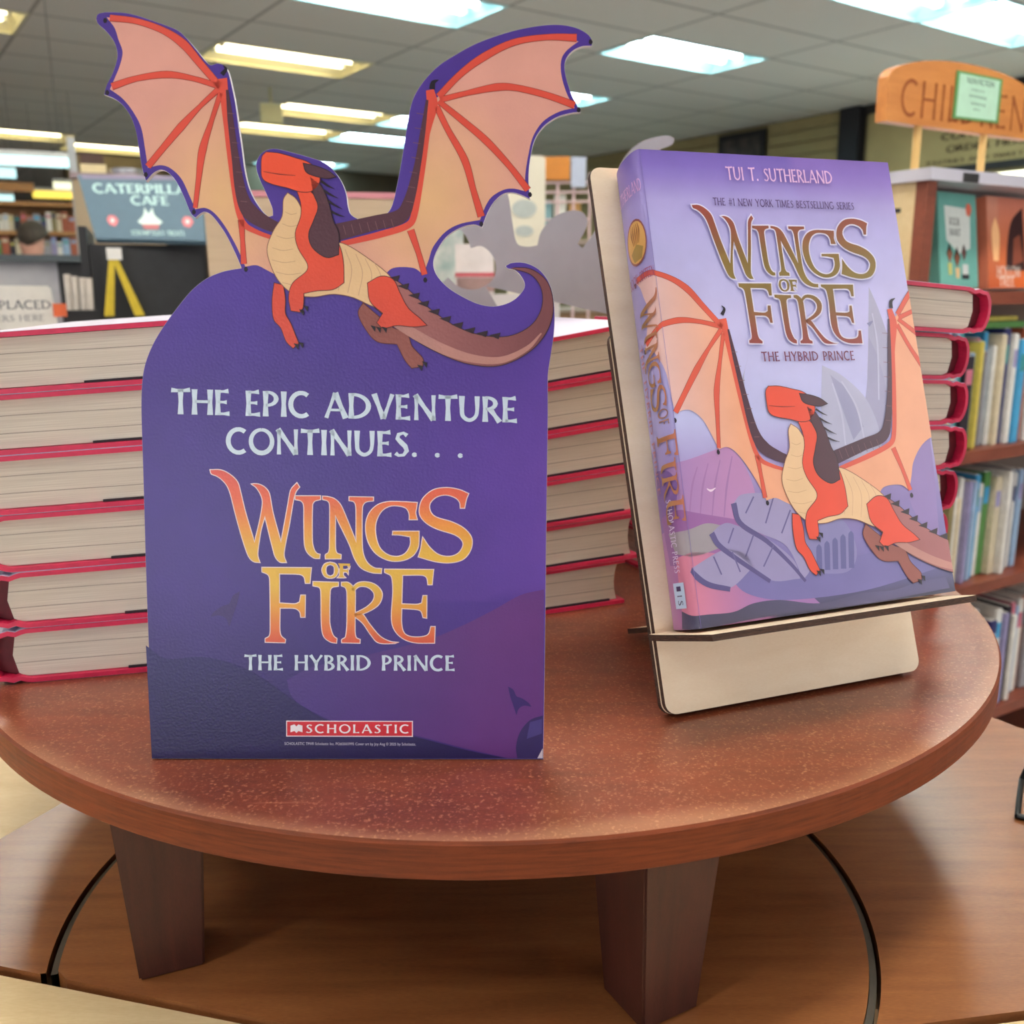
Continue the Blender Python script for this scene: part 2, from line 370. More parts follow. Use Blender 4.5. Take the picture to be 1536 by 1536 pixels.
# display lettering of the title: outlines in a 1536-wide sheet
LOGO = [
 [(58,55),(115,56),(165,80),(205,120),(222,175),(250,290),(300,455),(330,330),(345,235),(335,190),(310,150),(285,132),(320,133),(355,150),(380,185),(400,290),(445,455),(465,350),(485,240),(500,165),(532,127),(545,148),(525,175),(510,230),(490,350),(470,450),(460,520),(472,560),(440,558),(415,530),(400,480),(380,400),(357,305),(335,380),(322,460),(316,520),(327,560),(295,555),(270,530),(250,480),(225,400),(195,290),(170,190),(150,140),(120,105),(90,85),(65,75)],
 [(525,198),(660,198),(660,215),(628,225),(616,250),(615,440),(625,490),(640,512),(657,518),(655,538),(625,535),(590,505),(575,460),(572,330),(571,250),(557,224),(525,215)],
 [(675,200),(705,203),(740,215),(770,245),(800,310),(858,455),(858,290),(856,250),(845,227),(820,221),(820,203),(950,205),(950,222),(908,230),(890,260),(888,400),(892,500),(915,560),(955,592),(995,597),(993,620),(940,615),(885,590),(850,540),(820,460),(742,300),(742,480),(750,510),(773,520),(772,540),(690,540),(690,520),(706,508),(712,480),(714,300),(712,240),(700,222),(675,215)],
 [(1190,235),(1186,265),(1182,290),(1190,325),(1150,325),(1148,290),(1130,262),(1090,250),(1040,252),(995,280),(965,340),(963,410),(985,480),(1030,520),(1085,530),(1130,510),(1155,465),(1155,420),(1100,410),(1058,408),(1060,392),(1200,392),(1200,430),(1195,480),(1165,525),(1110,550),(1040,550),(970,515),(925,450),(910,370),(925,300),(970,250),(1030,230),(1110,230)],
 [(1472,185),(1460,215),(1450,262),(1430,262),(1425,230),(1400,205),(1350,190),(1300,200),(1265,230),(1258,265),(1275,300),(1310,320),(1380,340),(1440,370),(1480,410),(1492,450),(1480,500),(1440,545),(1370,562),(1290,555),(1200,530),(1213,485),(1222,425),(1260,480),(1310,520),(1370,530),(1420,510),(1445,465),(1430,430),(1390,405),(1310,380),(1250,350),(1212,310),(1205,265),(1225,210),(1280,165),(1350,153),(1420,163)],
 [(342,590),(610,592),(605,640),(602,674),(580,674),(572,640),(545,625),(435,622),(435,785),(520,790),(548,780),(555,742),(577,742),(575,860),(555,860),(548,830),(520,812),(438,810),(437,930),(445,965),(468,985),(466,1000),(360,997),(360,980),(382,965),(388,930),(385,660),(375,628),(342,612)],
 [(622,668),(758,672),(758,690),(725,697),(713,720),(710,880),(718,930),(732,965),(750,980),(748,1002),(715,995),(680,965),(668,900),(665,720),(655,697),(622,688)],
 [(778,672),(810,672),(835,690),(850,715),(850,820),(849,900),(850,950),(857,975),(877,985),(876,1002),(780,1000),(780,985),(800,970),(808,900),(808,730),(800,700),(778,688)],
 [(845,842),(890,845),(930,900),(985,965),(1040,995),(1095,1003),(985,1002),(940,960),(895,895),(848,856)],
 [(1015,600),(1280,602),(1272,682),(1252,682),(1245,645),(1220,630),(1110,630),(1105,790),(1190,793),(1218,785),(1225,745),(1243,745),(1242,865),(1225,862),(1215,830),(1190,818),(1105,812),(1105,900),(1120,950),(1160,970),(1220,970),(1255,955),(1268,915),(1288,915),(1285,1002),(1180,1000),(1110,975),(1065,925),(1052,860),(1060,720),(1055,650),(1045,630),(1015,615)],
 [(757,566),(825,568),(820,594),(810,580),(786,580),(786,600),(806,603),(812,594),(813,625),(805,614),(786,613),(786,633),(797,644),(757,644),(766,632),(766,585)],
]
LOGO_RIB = [([(835,714),(870,684),(915,682),(955,700),(978,735),(966,780),(920,818),(850,850)], [16,20,24,34,42,36,24,16]),
            ([(715,566),(690,576),(680,603),(690,632),(715,642),(740,632),(749,603),(740,576),(715,566)], [9,14,19,14,9,14,19,14,9])]
def logo(art, T, col, rim, layer, dz=5):
    rimp = [[T(*p) for p in grow(cr(g, 5), dz)] for g in LOGO]
    for pts, ws in LOGO_RIB:
        rimp += [[T(*p) for p in q] for q in quads_of(ribbon(pts, ws, dz))]
    if rim: art.raw(rimp, rim, layer)
    P = [[T(*p) for p in cr(g, 5)] for g in LOGO]
    for pts, ws in LOGO_RIB: P += [[T(*p) for p in q] for q in quads_of(ribbon(pts, ws, 0))]
    art.raw(P, col, layer + 1, 12)

# ================================================================== materials used
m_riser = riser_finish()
m_riser_edge = wood_mat('stained_edge', (50, 20, 10), (122, 56, 26), 0.55, (5, 5, 90), 7, 0.0, 0.1, 0.7)
m_riser_edge.node_tree.nodes['Principled BSDF'].inputs['Specular IOR Level'].default_value = 0.25
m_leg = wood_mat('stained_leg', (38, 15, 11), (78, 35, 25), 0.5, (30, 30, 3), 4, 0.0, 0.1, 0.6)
m_board = wood_mat('brown_board', (98, 52, 28), (168, 110, 64), 0.3, (2, 18, 18), 5, 0.2, 0.03, 0.45)
m_maple = wood_mat('pale_maple', (206, 178, 128), (236, 216, 176), 0.5, (2, 12, 12), 4, 0, 0.03, 0.4)
m_ply = wood_mat('birch_plywood', (226, 204, 172), (246, 232, 208), 0.55, (3, 3, 16), 5, 0, 0.05, 0.45)
m_char = mat('charred_edge', (62, 38, 26), 0.75, 0.5, 300, bump=0.5, stretch=(1, 1, 6))
m_card_edge = mat('white_card_core', (225, 222, 226), 0.8, 0.05, 200)
m_grey_card = mat('grey_card_back', (158, 154, 160), 0.85, 0.03, 60)
m_print = print_mat('glossy_print', 0.34, 0.34, 0.16, 900)
m_jacket = print_mat('jacket_print', 0.36, 0.45)
m_flat = print_mat('matte_print', 0.7, 0.3)
m_pink = mat('crimson_case', (196, 34, 76), 0.42, 0.08, 250, bump=0.08)
m_redcase = mat('dark_hinge', (96, 10, 28), 0.6, 0.15, 200)
m_jback = mat('jacket_back', (206, 200, 222), 0.3, 0.06, 30)
m_black = mat('black_paint', (20, 20, 24), 0.5, 0.2, 20)
m_wire = mat('black_wire', (14, 14, 15), 0.35, 0.1, 50, metal=0.6)

def pages_mat(name, a, b):
    m, N, K, B = nt(name)
    tc = N.new('ShaderNodeTexCoord'); sx = N.new('ShaderNodeSeparateXYZ'); K.new(tc.outputs['Object'], sx.inputs[0])
    nz = N.new('ShaderNodeTexNoise'); nz.inputs['Scale'].default_value = 12; K.new(tc.outputs['Object'], nz.inputs['Vector'])
    wv = N.new('ShaderNodeMath'); wv.operation = 'MULTIPLY_ADD'; wv.inputs[1].default_value = 0.0016
    K.new(nz.outputs[0], wv.inputs[0]); K.new(sx.outputs['Z'], wv.inputs[2])
    fine = N.new('ShaderNodeTexNoise'); fine.inputs['Scale'].default_value = 1
    mp = N.new('ShaderNodeMapping'); mp.inputs['Scale'].default_value = (20, 20, 2600); K.new(tc.outputs['Object'], mp.inputs[0]); K.new(mp.outputs[0], fine.inputs['Vector'])
    rp = N.new('ShaderNodeValToRGB'); rp.color_ramp.elements[0].color = L(a); rp.color_ramp.elements[1].color = L(b)
    rp.color_ramp.elements[0].position = .3; rp.color_ramp.elements[1].position = .7
    K.new(fine.outputs[0], rp.inputs[0])
    prev = rp.outputs[0]
    for zc in (0.0110, 0.0200):          # gaps between the sewn sections
        s = N.new('ShaderNodeMath'); s.operation = 'SUBTRACT'; K.new(wv.outputs[0], s.inputs[0]); s.inputs[1].default_value = zc
        ab = N.new('ShaderNodeMath'); ab.operation = 'ABSOLUTE'; K.new(s.outputs[0], ab.inputs[0])
        lt = N.new('ShaderNodeMath'); lt.operation = 'LESS_THAN'; lt.inputs[1].default_value = 0.00017; K.new(ab.outputs[0], lt.inputs[0])
        ml = N.new('ShaderNodeMath'); ml.operation = 'MULTIPLY'; ml.inputs[1].default_value = 0.75; K.new(lt.outputs[0], ml.inputs[0])
        mx = N.new('ShaderNodeMix'); mx.data_type = 'RGBA'; K.new(ml.outputs[0], mx.inputs[0]); K.new(prev, mx.inputs[6]); mx.inputs[7].default_value = L((96, 88, 80))
        prev = mx.outputs[2]
    K.new(prev, B.inputs['Base Color']); B.inputs['Roughness'].default_value = 0.85
    return m
m_pages = pages_mat('page_edges', (196, 186, 172), (220, 212, 198))

# ================================================================== round riser
RC = Vector((-0.0143, 0.6358, 0)); RR = 0.3197; RH = 0.11
ZB = ZT - RH
riser = tag(empty('round_riser', (RC.x, RC.y, ZB)), 'low round reddish-brown wooden riser table carrying the book stacks, cutout and easel', 'riser table')
bm = bmesh.new(); n = 180
prof = [(0, .0, 0), (RR - .0012, .0, 0), (RR, -.0012, 1), (RR, -.0155, 1), (RR - .0012, -.0165, 1), (0, -.0165, 1)]
rings = []
for r, z, mi in prof[1:5]:
    rings.append([bm.verts.new((r * math.cos(2 * PI * i / n), r * math.sin(2 * PI * i / n), z + RH)) for i in range(n)])
bm.faces.new(rings[0]); bm.faces.new(rings[-1][::-1])
for a, b in zip(rings, rings[1:]):
    for i in range(n):
        f = bm.faces.new((a[i], b[i], b[(i + 1) % n], a[(i + 1) % n])); f.material_index = 1
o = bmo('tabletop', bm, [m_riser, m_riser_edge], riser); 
def riser_leg(x, y, yaw, w0=.040, w1=.029):
    bm = bmesh.new(); box(bm, -.5, .5, -.5, .5, 0, 1)
    for v in bm.verts:
        w = w1 if v.co.z < .5 else w0
        v.co.x *= w; v.co.y *= w; v.co.z *= RH - .0166
    bmesh.ops.bevel(bm, geom=bm.edges[:], offset=.001, segments=2, affect='EDGES')
    o = bmo('leg', bm, m_leg, riser); o.location = (x - RC.x, y - RC.y, 0); o.rotation_euler = (0, 0, yaw); return o
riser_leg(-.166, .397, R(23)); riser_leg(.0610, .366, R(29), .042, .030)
riser_leg(.20, .74, R(23)); riser_leg(-.17, .84, R(10))

# pale rim band lies in the top's colour: painted sheen with some rub
# ================================================================== display table below
dt = tag(empty('display_table', (0.1, .55, 0)), 'large display table with brown turntable board and pale maple surround under the round riser', 'table')
def flat(name, pts, z0, z1, m, parent):
    bm = bmesh.new()
    prism(bm, pts, lambda p: Vector((p[0], p[1], z0)), lambda p: Vector((p[0], p[1], z1)))
    o = bmo(name, bm, m, None); o.parent = parent; o.matrix_parent_inverse = parent.matrix_world.inverted(); return o
DC = Vector((-.024, .448)); DR = .201
oct_ = [(-.338, .4135), (-.10, .3517), (.004, .3235), (.52, .402), (.357, .653), (.30, .86), (-.14, .86)]
# board with the turntable hole: strips between hole and outline
bm = bmesh.new(); nn = 160
def ray_poly(c, t, P):
    d = Vector((math.cos(t), math.sin(t))); best = None
    for i in range(len(P)):
        a = Vector(P[i]); b = Vector(P[(i + 1) % len(P)]); e = b - a
        den = d.x * e.y - d.y * e.x
        if abs(den) < 1e-9: continue
        w = a - c; s = (w.x * e.y - w.y * e.x) / den; u = (w.x * d.y - w.y * d.x) / den
        if s > 0 and -1e-6 <= u <= 1 + 1e-6: best = s if best is None else min(best, s)
    return best
# the disc may pass the front corner of the board: clip both to the outline
angs = sorted([2 * PI * i / nn for i in range(nn)] + [math.atan2(p[1] - DC.y, p[0] - DC.x) % (2 * PI) for p in oct_])
z1 = ZB; z0 = ZB - .018
def pos(t, r): return DC + Vector((math.cos(t), math.sin(t))) * r
N_ = len(angs); GW = .0052
EDG = [ray_poly(DC, t, oct_) for t in angs]
def bands(r0f, r1f, za, zb, name, m):
    """radial wall between two radii, only where the board reaches past the turntable"""
    bm = bmesh.new(); T_ = []
    for k, (rf, z) in enumerate(((r0f, za), (r1f, za), (r1f, zb), (r0f, zb))):
        T_.append([bm.verts.new((*pos(t, rf(e)), z)) for t, e in zip(angs, EDG)])
    for a in range(4):
        for i in range(N_):
            j = (i + 1) % N_
            if EDG[i] <= DR + GW + .001 or EDG[j] <= DR + GW + .001: continue
            bm.faces.new((T_[a][i], T_[a][j], T_[(a + 1) % 4][j], T_[(a + 1) % 4][i]))
    loose = [v for v in bm.verts if not v.link_faces]; bmesh.ops.delete(bm, geom=loose, context='VERTS')
    o = bmo(name, bm, m); o.parent = dt; o.matrix_parent_inverse = dt.matrix_world.inverted()
bands(lambda e: DR + GW, lambda e: e, z1, z0, 'board', m_board)
bm = bmesh.new(); disc = [pos(t, DR if e > DR + GW + .001 else min(e, DR + GW)) for t, e in zip(angs, EDG)]
prism(bm, disc, lambda p: Vector((p[0], p[1], z0 + .002)), lambda p: Vector((p[0], p[1], z1)))
o = bmo('turntable_disc', bm, m_board); o.parent = dt; o.matrix_parent_inverse = dt.matrix_world.inverted()
m_groove = mat('groove_metal', (70, 65, 55), 0.5, 0.3, 60, metal=0.1)
bands(lambda e: DR + .0003, lambda e: DR + .0034, z1 - .0018, z0, 'turntable_rim', m_groove)

zp = ZB - .0018
deck = [(-.95, .12), (.75, .12), (.75, .30), (.525, .3985), (.004, .3205), (-.10, .3487), (-.342, .4105), (-.265, .58), (-.15, .87), (-.95, .87)]
o = flat('maple_surround', deck, zp - .03, zp, m_maple, dt)
o = flat('underframe', [(-.3, .42), (.0, .36), (.5, .42), (.30, .85), (-.14, .85)], 0.0, z0 - .001, m_maple, dt)

# black wire easel foot peeping in at the right edge
bm = bmesh.new()
pts = [onz(1550, 1252, ZB + .002), onz(1523, 1226, ZB + .003), dep(1541, 1186, .55)]
pts = [Vector((.3285, .500, ZB + .0018)), Vector((.3035, .513, ZB + .0018)), Vector((.322, .545, ZB + .008)), Vector((.345, .56, ZB + .045)), Vector((.40, .53, ZB + .045)), Vector((.39, .47, ZB + .0018)), Vector((.3285, .500, ZB + .0018))]
for a, b in zip(pts, pts[1:]):
    cyl(bm, a, b, .0017, n=10)
for p in pts[:-1]: bmesh.ops.create_icosphere(bm, subdivisions=2, radius=.0017, matrix=Matrix.Translation(p))
tag(bmo('wire_easel', bm, m_wire), 'black bent-wire easel foot on the tan board at the right edge', 'easel')

# ================================================================== hardcover books in stacks
TB = 0.0296; BW = .146; BD = .216
def cover_profile(off=0.0, th=.0024):
    """closed strip outline (x from spine 0 to fore-edge BW, z up)"""
    T = TB; o = off
    outer = [(BW, T + o), (.012, T + o), (.009, T - .0006 + o), (.0065, T - .0016 + o), (.003, T - .0006 + o), (-.0005, T - .0016 + o)]
    for i in range(1, 10):
        t = PI / 2 + PI * i / 10
        outer.append((-.0015 + (.0075 + o) * math.cos(t), T / 2 + (T / 2 - .0012 + o) * math.sin(t)))
    low = [(x, T - z) for x, z in outer[:6]][::-1]
    outer = outer + low
    inner = []
    for i, p in enumerate(outer):
        a = Vector(outer[max(0, i - 1)]); b = Vector(outer[min(len(outer) - 1, i + 1)])
        t = (b - a).normalized(); inner.append((p[0] + (-t.y) * th * 1.0, p[1] + t.x * th))
    return outer, inner
def strip_mesh(name, outer, inner, y0, y1, m):
    bm = bmesh.new()
    ring = [(p, q) for p, q in zip(outer, inner)]
    V = [[[bm.verts.new((p[0], y, p[1])) for p in pq] for pq in ring] for y in (y0, y1)]
    for i in range(len(ring) - 1):
        for k in (0, 1): bm.faces.new((V[0][i][k], V[0][i + 1][k], V[1][i + 1][k], V[1][i][k]))
        for j in (0, 1): bm.faces.new((V[j][i][0], V[j][i + 1][0], V[j][i + 1][1], V[j][i][1]))
    for i in (0, len(ring) - 1): bm.faces.new((V[0][i][0], V[0][i][1], V[1][i][1], V[1][i][0]))
    bmesh.ops.recalc_face_normals(bm, faces=bm.faces[:])
    me = bpy.data.meshes.new(name); bm.to_mesh(me); bm.free()
    me.materials.append(m); return me
_o, _i = cover_profile(0, .0024)
me_cover = strip_mesh('cover', _o, _i, 0, BD, m_pink)
_o2, _i2 = cover_profile(.00028, .0002)
me_jacket = strip_mesh('dust_jacket', _o2, _i2, .0006, BD - .0006, m_jback)
bm = bmesh.new()
pg = [(BW - .0045, .0027), (BW - .0060, TB * .3), (BW - .0066, TB * .5), (BW - .0060, TB * .7), (BW - .0045, TB - .0027), (.009, TB - .0027), (.0055, TB * .84), (.0035, TB * .5), (.0055, TB * .16), (.009, .0027)]
prism(bm, pg, lambda p: Vector((p[0], .003, p[1])), lambda p: Vector((p[0], BD - .003, p[1])))
bmesh.ops.recalc_face_normals(bm, faces=bm.faces[:])
me_pages = bpy.data.meshes.new('page_block'); bm.to_mesh(me_pages); bm.free(); me_pages.materials.append(m_pages)
# dark headband behind the pages at the spine (dark red lining)
bm = bmesh.new(); prism(bm, [(.0085, .003), (.0048, TB * .16), (.0028, TB * .5), (.0048, TB * .84), (.0085, TB - .003), (.003, TB - .003), (-.004, TB * .8), (-.0062, TB * .5), (-.004, TB * .2), (.003, .003)], lambda p: Vector((p[0], .006, p[1])), lambda p: Vector((p[0], BD - .006, p[1])))
bmesh.ops.recalc_face_normals(bm, faces=bm.faces[:])
me_head = bpy.data.meshes.new('spine_lining'); bm.to_mesh(me_head); bm.free(); me_head.materials.append(m_redcase)
bm = bmesh.new(); box(bm, .060, BW - .010, .0016, .0030, .0025, .0036)
me_end = bpy.data.meshes.new('endpaper'); bm.to_mesh(me_end); bm.free(); me_end.materials.append(mat('dark_endpaper', (34, 20, 30), .7, .1, 60))
def wedge(ts, tf):
    """the same book, pinched a little at the spine as stacked case-bound books are"""
    out = []
    for nme, me in (('cover', me_cover), ('dust_jacket', me_jacket), ('page_block', me_pages), ('spine_lining', me_head), ('endpaper', me_end)):
        m2 = me.copy(); m2.name = nme
        for v in m2.vertices:
            x = max(0, min(1, v.co.x / BW)); v.co.z *= (ts + (tf - ts) * x) / TB
        out.append((nme, m2))
    return out
def hardcover(loc, yaw, spine_right, label, group, roll, parts):
    Mx = Matrix.Translation(Vector(loc)) @ Matrix.Rotation(yaw, 4, 'Z') @ Matrix.Rotation(roll, 4, 'Y')
    if spine_right: Mx = Mx @ Matrix.Translation((BW, BD, 0)) @ Matrix.Rotation(PI, 4, 'Z')
    root = tag(empty('hardcover_book', mw=Mx), label, 'book', group)
    for nme, me in parts:
        c = bpy.data.objects.new(nme, me); COL.objects.link(c); c.parent = root
    return root
ORD = ['topmost', 'second from the top', 'third from the top', 'fourth from the top', 'fifth from the top', 'sixth from the top', 'seventh from the top', 'eighth from the top']
def stack(p, yaw, n, ts, tf, spine_right, where, group, jx, jy, jr):
    parts = wedge(ts, tf); gap = .0005
    for k in range(n):
        zs, zf = k * (ts + gap), k * (tf + gap)            # heights at the spine and at the fore-edge
        zl = zf if spine_right else zs
        a = math.atan((zf - zs) / BW) * (1 if spine_right else -1)
        q = Vector((p[0], p[1], ZT + .0004 + zl)) + Matrix.Rotation(yaw, 3, 'Z') @ Vector((jx[k], jy[k], 0))
        hardcover(q, yaw + R(jr[k]), spine_right, 'crimson hardcover lying flat, %s in the %s' % (ORD[n - 1 - k], where), group, a, parts)
stack((-.2665, .4655), R(13.5), 6, .0297, .0312, False, 'left stack behind the cutout', 'books stacked at the left', [.0, .001, -.003, -.004, -.006, -.007], [0, 0, .001, .001, .002, .002], [0, .2, -.4, -.6, -.8, -1.2])
e23 = Vector((math.cos(R(23)), math.sin(R(23))))
pm = Vector((.0738, .595)) - e23 * BW
stack((pm.x, pm.y), R(23), 6, .0264, .0300, False, 'middle stack beside the easel', 'books stacked in the middle', [0, .009, .008, .008, .008, .008], [0, -.002, -.002, -.002, -.001, -.001], [0, 0, -.5, -.4, -.8, -1])
e25 = Vector((math.cos(R(24)), math.sin(R(24))))
pr = Vector((.2925, .612)) - e25 * (BW + .004)
stack((pr.x, pr.y), R(24), 7, .0283, .0299, True, 'right stack behind the easel', 'books stacked at the right', [-.006, -.004, -.002, -.001, -.001, -.001, .006], [0, 0, 0, 0, 0, 0, 0], [0, 1, 0, -1, 0, 1, -1.5])

# ================================================================== die-cut cardboard cutout
SO = Vector((-.0735, .3815, ZT)); LEAN = R(6.0)
SE = Vector((1, -.013, 0)).normalized(); SNb = Vector((.013, 1, 0)).normalized()
SU = (Vector((0, 0, 1)) * math.cos(LEAN) + SNb * math.sin(LEAN)).normalized()
SN = -(SE.cross(SU)); SN = SN if SN.y > 0 else -SN   # away from the viewer
SM = Matrix((SE, SN, SU)).transposed().to_4x4(); SM.translation = SO; SMI = SM.inverted()
def surf_card(x, y):
    p = SMI @ hit(x, y, SO, SN); return Vector((p.x, 0, p.z)), Vector((0, -1, 0))
OUT = [(228,1138,1),(224,1000),(219,860),(215,720),(212,620),(213,575),(218,545),(230,515),(247,487),(267,460),(288,435),(311,417),(335,407),(362,402,1),(355,385),(341,356),(328,336),(316,322),(307,318),(300,321),(293,327,1),(286,320),(276,296),(264,272),(252,259),(241,255),(230,260),(219,272,1),(213,252),(208,222),(204,198),(196,175),(184,158),(171,148),(156,142,1),(160,127),(167,114),(173,98),(176,84),(174,70),(168,58),(158,46),(147,36),(144,28,1),(147,21),(160,18),(185,19),(205,23),(235,33),(262,43),(276,53),(295,75),(314,97),(326,95),(337,99),(343,110),(348,130),(353,155),(358,190),(363,225),(367,255),(373,280),(382,300),(394,317),(403,325),(409,323),(408,312),(399,290),(389,268),(384,250),(388,235),(398,226),(413,223),(440,229),(465,236),(485,243),(500,255),(512,272),(519,290),(522,310),(527,322),(541,329),(562,328),(580,320),(589,305),(597,270),(605,225),(612,180),(619,150),(633,125),(655,101),(680,84),(715,65),(760,49),(800,40),(835,37),(862,41),(880,50),(888,60),(888,69,1),(872,70),(857,78),(848,92),(848,110),(855,135),(864,155),(871,168,1),(855,170),(835,176),(815,190),(802,210),(796,235),(793,265),(795,299,1),(783,293),(769,289),(755,291),(741,303),(731,320),(723,341,1),(710,337),(690,342),(670,355),(656,375),(650,394),(655,412),(672,431),(698,447),(722,457),(745,459),(767,452),(781,440),(787,428),(782,415),(772,405),(762,403),(758,399,1),(768,394),(787,394),(807,403),(821,419),(829,440),(832,468),(831,500),(826,535),(822,565),(822,620),(820,760),(818,940),(815,1139,1)]
card = empty('dragon_cutout', mw=SM); card.name = 'cardboard_cutout'
tag(card, 'purple die-cut cardboard cutout with spread wings and pale slogan, front of the round riser', 'cutout')
OUTS = cr(OUT, 5, 60)
bm = bmesh.new()
def c3(d): return lambda p: surf_card(p[0], p[1])[0] + Vector((0, d, 0))
prism(bm, OUTS, c3(.0001), c3(.0022))
core = bmo('card_core', bm, m_card_edge, card)
# printed face
art = Art()
PUR = ramp([(0, (72, 48, 138)), (420, (80, 58, 150)), (560, (68, 46, 134)), (760, (60, 38, 128)), (880, (60, 38, 126)), (1140, (44, 28, 98))])
def purp(x, y):
    c = PUR(y); t = max(0, min(1, (x - 480) / 340)) * max(0, min(1, (y - 380) / 300)) * (1 if y < 900 else .6)
    c = mixc(c, (104, 68, 164), t * .8)
    return mixc(c, (50, 40, 96), max(0, min(1, (y - 900) / 250)) * max(0, min(1, (520 - x) / 300)) * .9)
art.raw([grow(OUTS, -.4)], purp, 1, 40)
art.poly([(219,968,1),(250,988),(300,985),(345,994),(390,1015),(440,1050),(480,1075),(520,1090),(600,1100),(700,1125),(760,1137,1),(228,1137,1)], lambda x, y: mixc((38, 28, 96), (32, 22, 78), (y - 980) / 150), 3, step=40)
art.poly([(816,884,1),(780,893),(740,915),(690,940),(640,960),(560,980),(470,1000),(430,1020),(440,1048),(480,1073),(520,1088),(600,1098),(700,1123),(762,1137,1),(814,1137,1)], lambda x, y: mixc((70, 44, 124), (96, 50, 122), (x - 480) / 260), 2, step=40)
art.poly([(814,1073,1),(795,1080),(780,1098),(774,1120),(776,1137,1),(814,1137,1)], (52, 40, 96), 4)
art.poly([(795,1083),(813,1078),(813,1100),(790,1108)], (70, 60, 124), 5)
art.poly([(806,1137,1),(814,1122,1),(814,1137,1)], (205, 200, 215), 6)
# distant flying silhouettes
for cx, cy, s, f in ((340, 915, 1, 1), (778, 1052, .8, -1)):
    art.poly([(cx + a * s * f, cy + b * s) for a, b in ((20,-28),(10,-22),(4,-10),(-6,-6),(-18,2),(-24,10),(-10,8),(0,14),(4,26),(8,14),(12,2),(16,-10))], (56, 36, 104), 4)
# wings ------------------------------------------------
def memb(x, y):  # peach membranes
    cx = 335 if x < 480 else 640
    d = math.hypot((x - cx) / 150, (y - 300) / 190)
    return mixc((226, 182, 132), (218, 158, 144), d)
def wings(A_, T, lay, memb, red, dark, step=30):
    def P(pts): return [tuple(T(p[0], p[1])) + tuple(p[2:]) for p in pts]
    k = (Vector(T(100, 0)) - Vector(T(0, 0))).length / 100
    def poly(pts, c, l, st=None): A_.poly(P(pts), c, lay + l, step=st)
    def rib(pts, ws, c, l): A_.rib(P(pts), [w * k for w in ws], c, lay + l)
    poly([(160,26,1),(200,30),(240,42),(268,55),(290,78),(325,122,1),(338,140),(345,200),(352,270),(362,335),(400,352),(410,370,1),(413,412,1),(400,405),(385,398),(368,400,1),(355,370),(338,340),(322,320),(308,312),(293,314,1),(285,295),(272,268),(255,252),(240,248),(222,252,1),(218,225),(212,192),(200,168),(184,148),(165,134,1),(172,118),(180,98),(184,78),(178,60),(172,42)], memb, 0, step)
    poly([(868,62,1),(830,60),(790,64),(745,80),(700,108),(662,140,1),(650,155),(635,220),(628,290),(615,338),(560,352),(510,368,1),(540,392),(575,415,1),(590,402),(620,402),(635,412,1),(643,390),(650,370),(668,348),(690,336),(720,330,1),(728,310),(738,295),(755,285),(770,283),(788,287,1),(788,262),(793,230),(800,204),(815,182),(838,168),(862,162,1),(850,140),(842,112),(842,90),(850,76)], memb, 0, step)
    for pts, ws in (([(165,27),(205,32),(245,46),(275,66),(300,95),(330,130)], [9,8,9,12,10,9]), ([(168,130),(205,118),(250,112),(290,118),(330,130)], [10,8,10,7,8]),
                    ([(222,250),(245,222),(272,190),(300,160),(328,134)], [9,9,11,6,8]), ([(293,312),(298,270),(304,225),(318,180),(331,140)], [6,7,11,6,7]),
                    ([(366,396),(364,360),(362,330)], [8,6,9]),
                    ([(865,57),(820,56),(770,64),(725,86),(690,112),(658,145)], [11,8,9,11,9,9]), ([(862,158),(820,143),(775,132),(745,131),(700,140),(660,150)], [10,9,9,11,7,8]),
                    ([(792,285),(765,250),(730,212),(695,182),(658,152)], [9,8,10,9,7]), ([(722,325),(710,285),(697,240),(672,195),(655,160)], [10,8,10,8,8]),
                    ([(637,412),(628,380),(616,345)], [8,7,10])):
        rib(pts, [w + 1.6 for w in ws], tuple(int(c * .68) for c in red), 1); rib(pts, ws, red, 2)
    rib([(333,118),(336,140),(340,190),(347,250),(356,310),(366,336),(385,348),(412,358)], [16,13,8,8,8,9,7,6], red, 2)
    rib([(645,135),(648,158),(640,200),(632,260),(622,320),(612,338),(570,352),(512,366)], [12,18,10,10,10,10,10,8], red, 2)
    rib([(341,135),(346,180),(353,235),(362,290),(375,318),(400,335),(425,345)], [4,9,11,17,24,20,14], dark, 3)
    rib([(641,150),(634,200),(626,250),(614,300),(600,325),(560,335),(500,350)], [4,8,10,16,22,22,26], dark, 3)
    rib([(333,112),(339,104),(335,98)], [7,5,1], (30, 24, 36), 2); rib([(648,134),(650,124),(658,120)], [9,7,1], (30, 24, 36), 2)
    for t_ in range(7):
        y = 170 + t_ * 22
        rib([(345 + t_ * 3.2 - 3, y), (350 + t_ * 3.2 + 2, y + 1)], [.9, .9], (122, 86, 90), 4)
        rib([(629 - t_ * 2.6 - 4, y), (634 - t_ * 2.6 + 2, y + 2)], [.9, .9], (122, 86, 90), 4)
        rib([(515 + t_ * 12, 338 - t_ * 1.5), (519 + t_ * 12, 352 - t_ * 1.5)], [.9, .9], (122, 86, 90), 4)
    for x, y in ((158,31),(161,139),(219,262),(291,318),(369,404),(886,63),(868,165),(795,292),(722,336),(638,420)):
        poly([(x + 3 * math.cos(q_), y + 4.2 * math.sin(q_)) for q_ in (0, 1, 2, 3, 4, 5)], (34, 26, 40), 1)
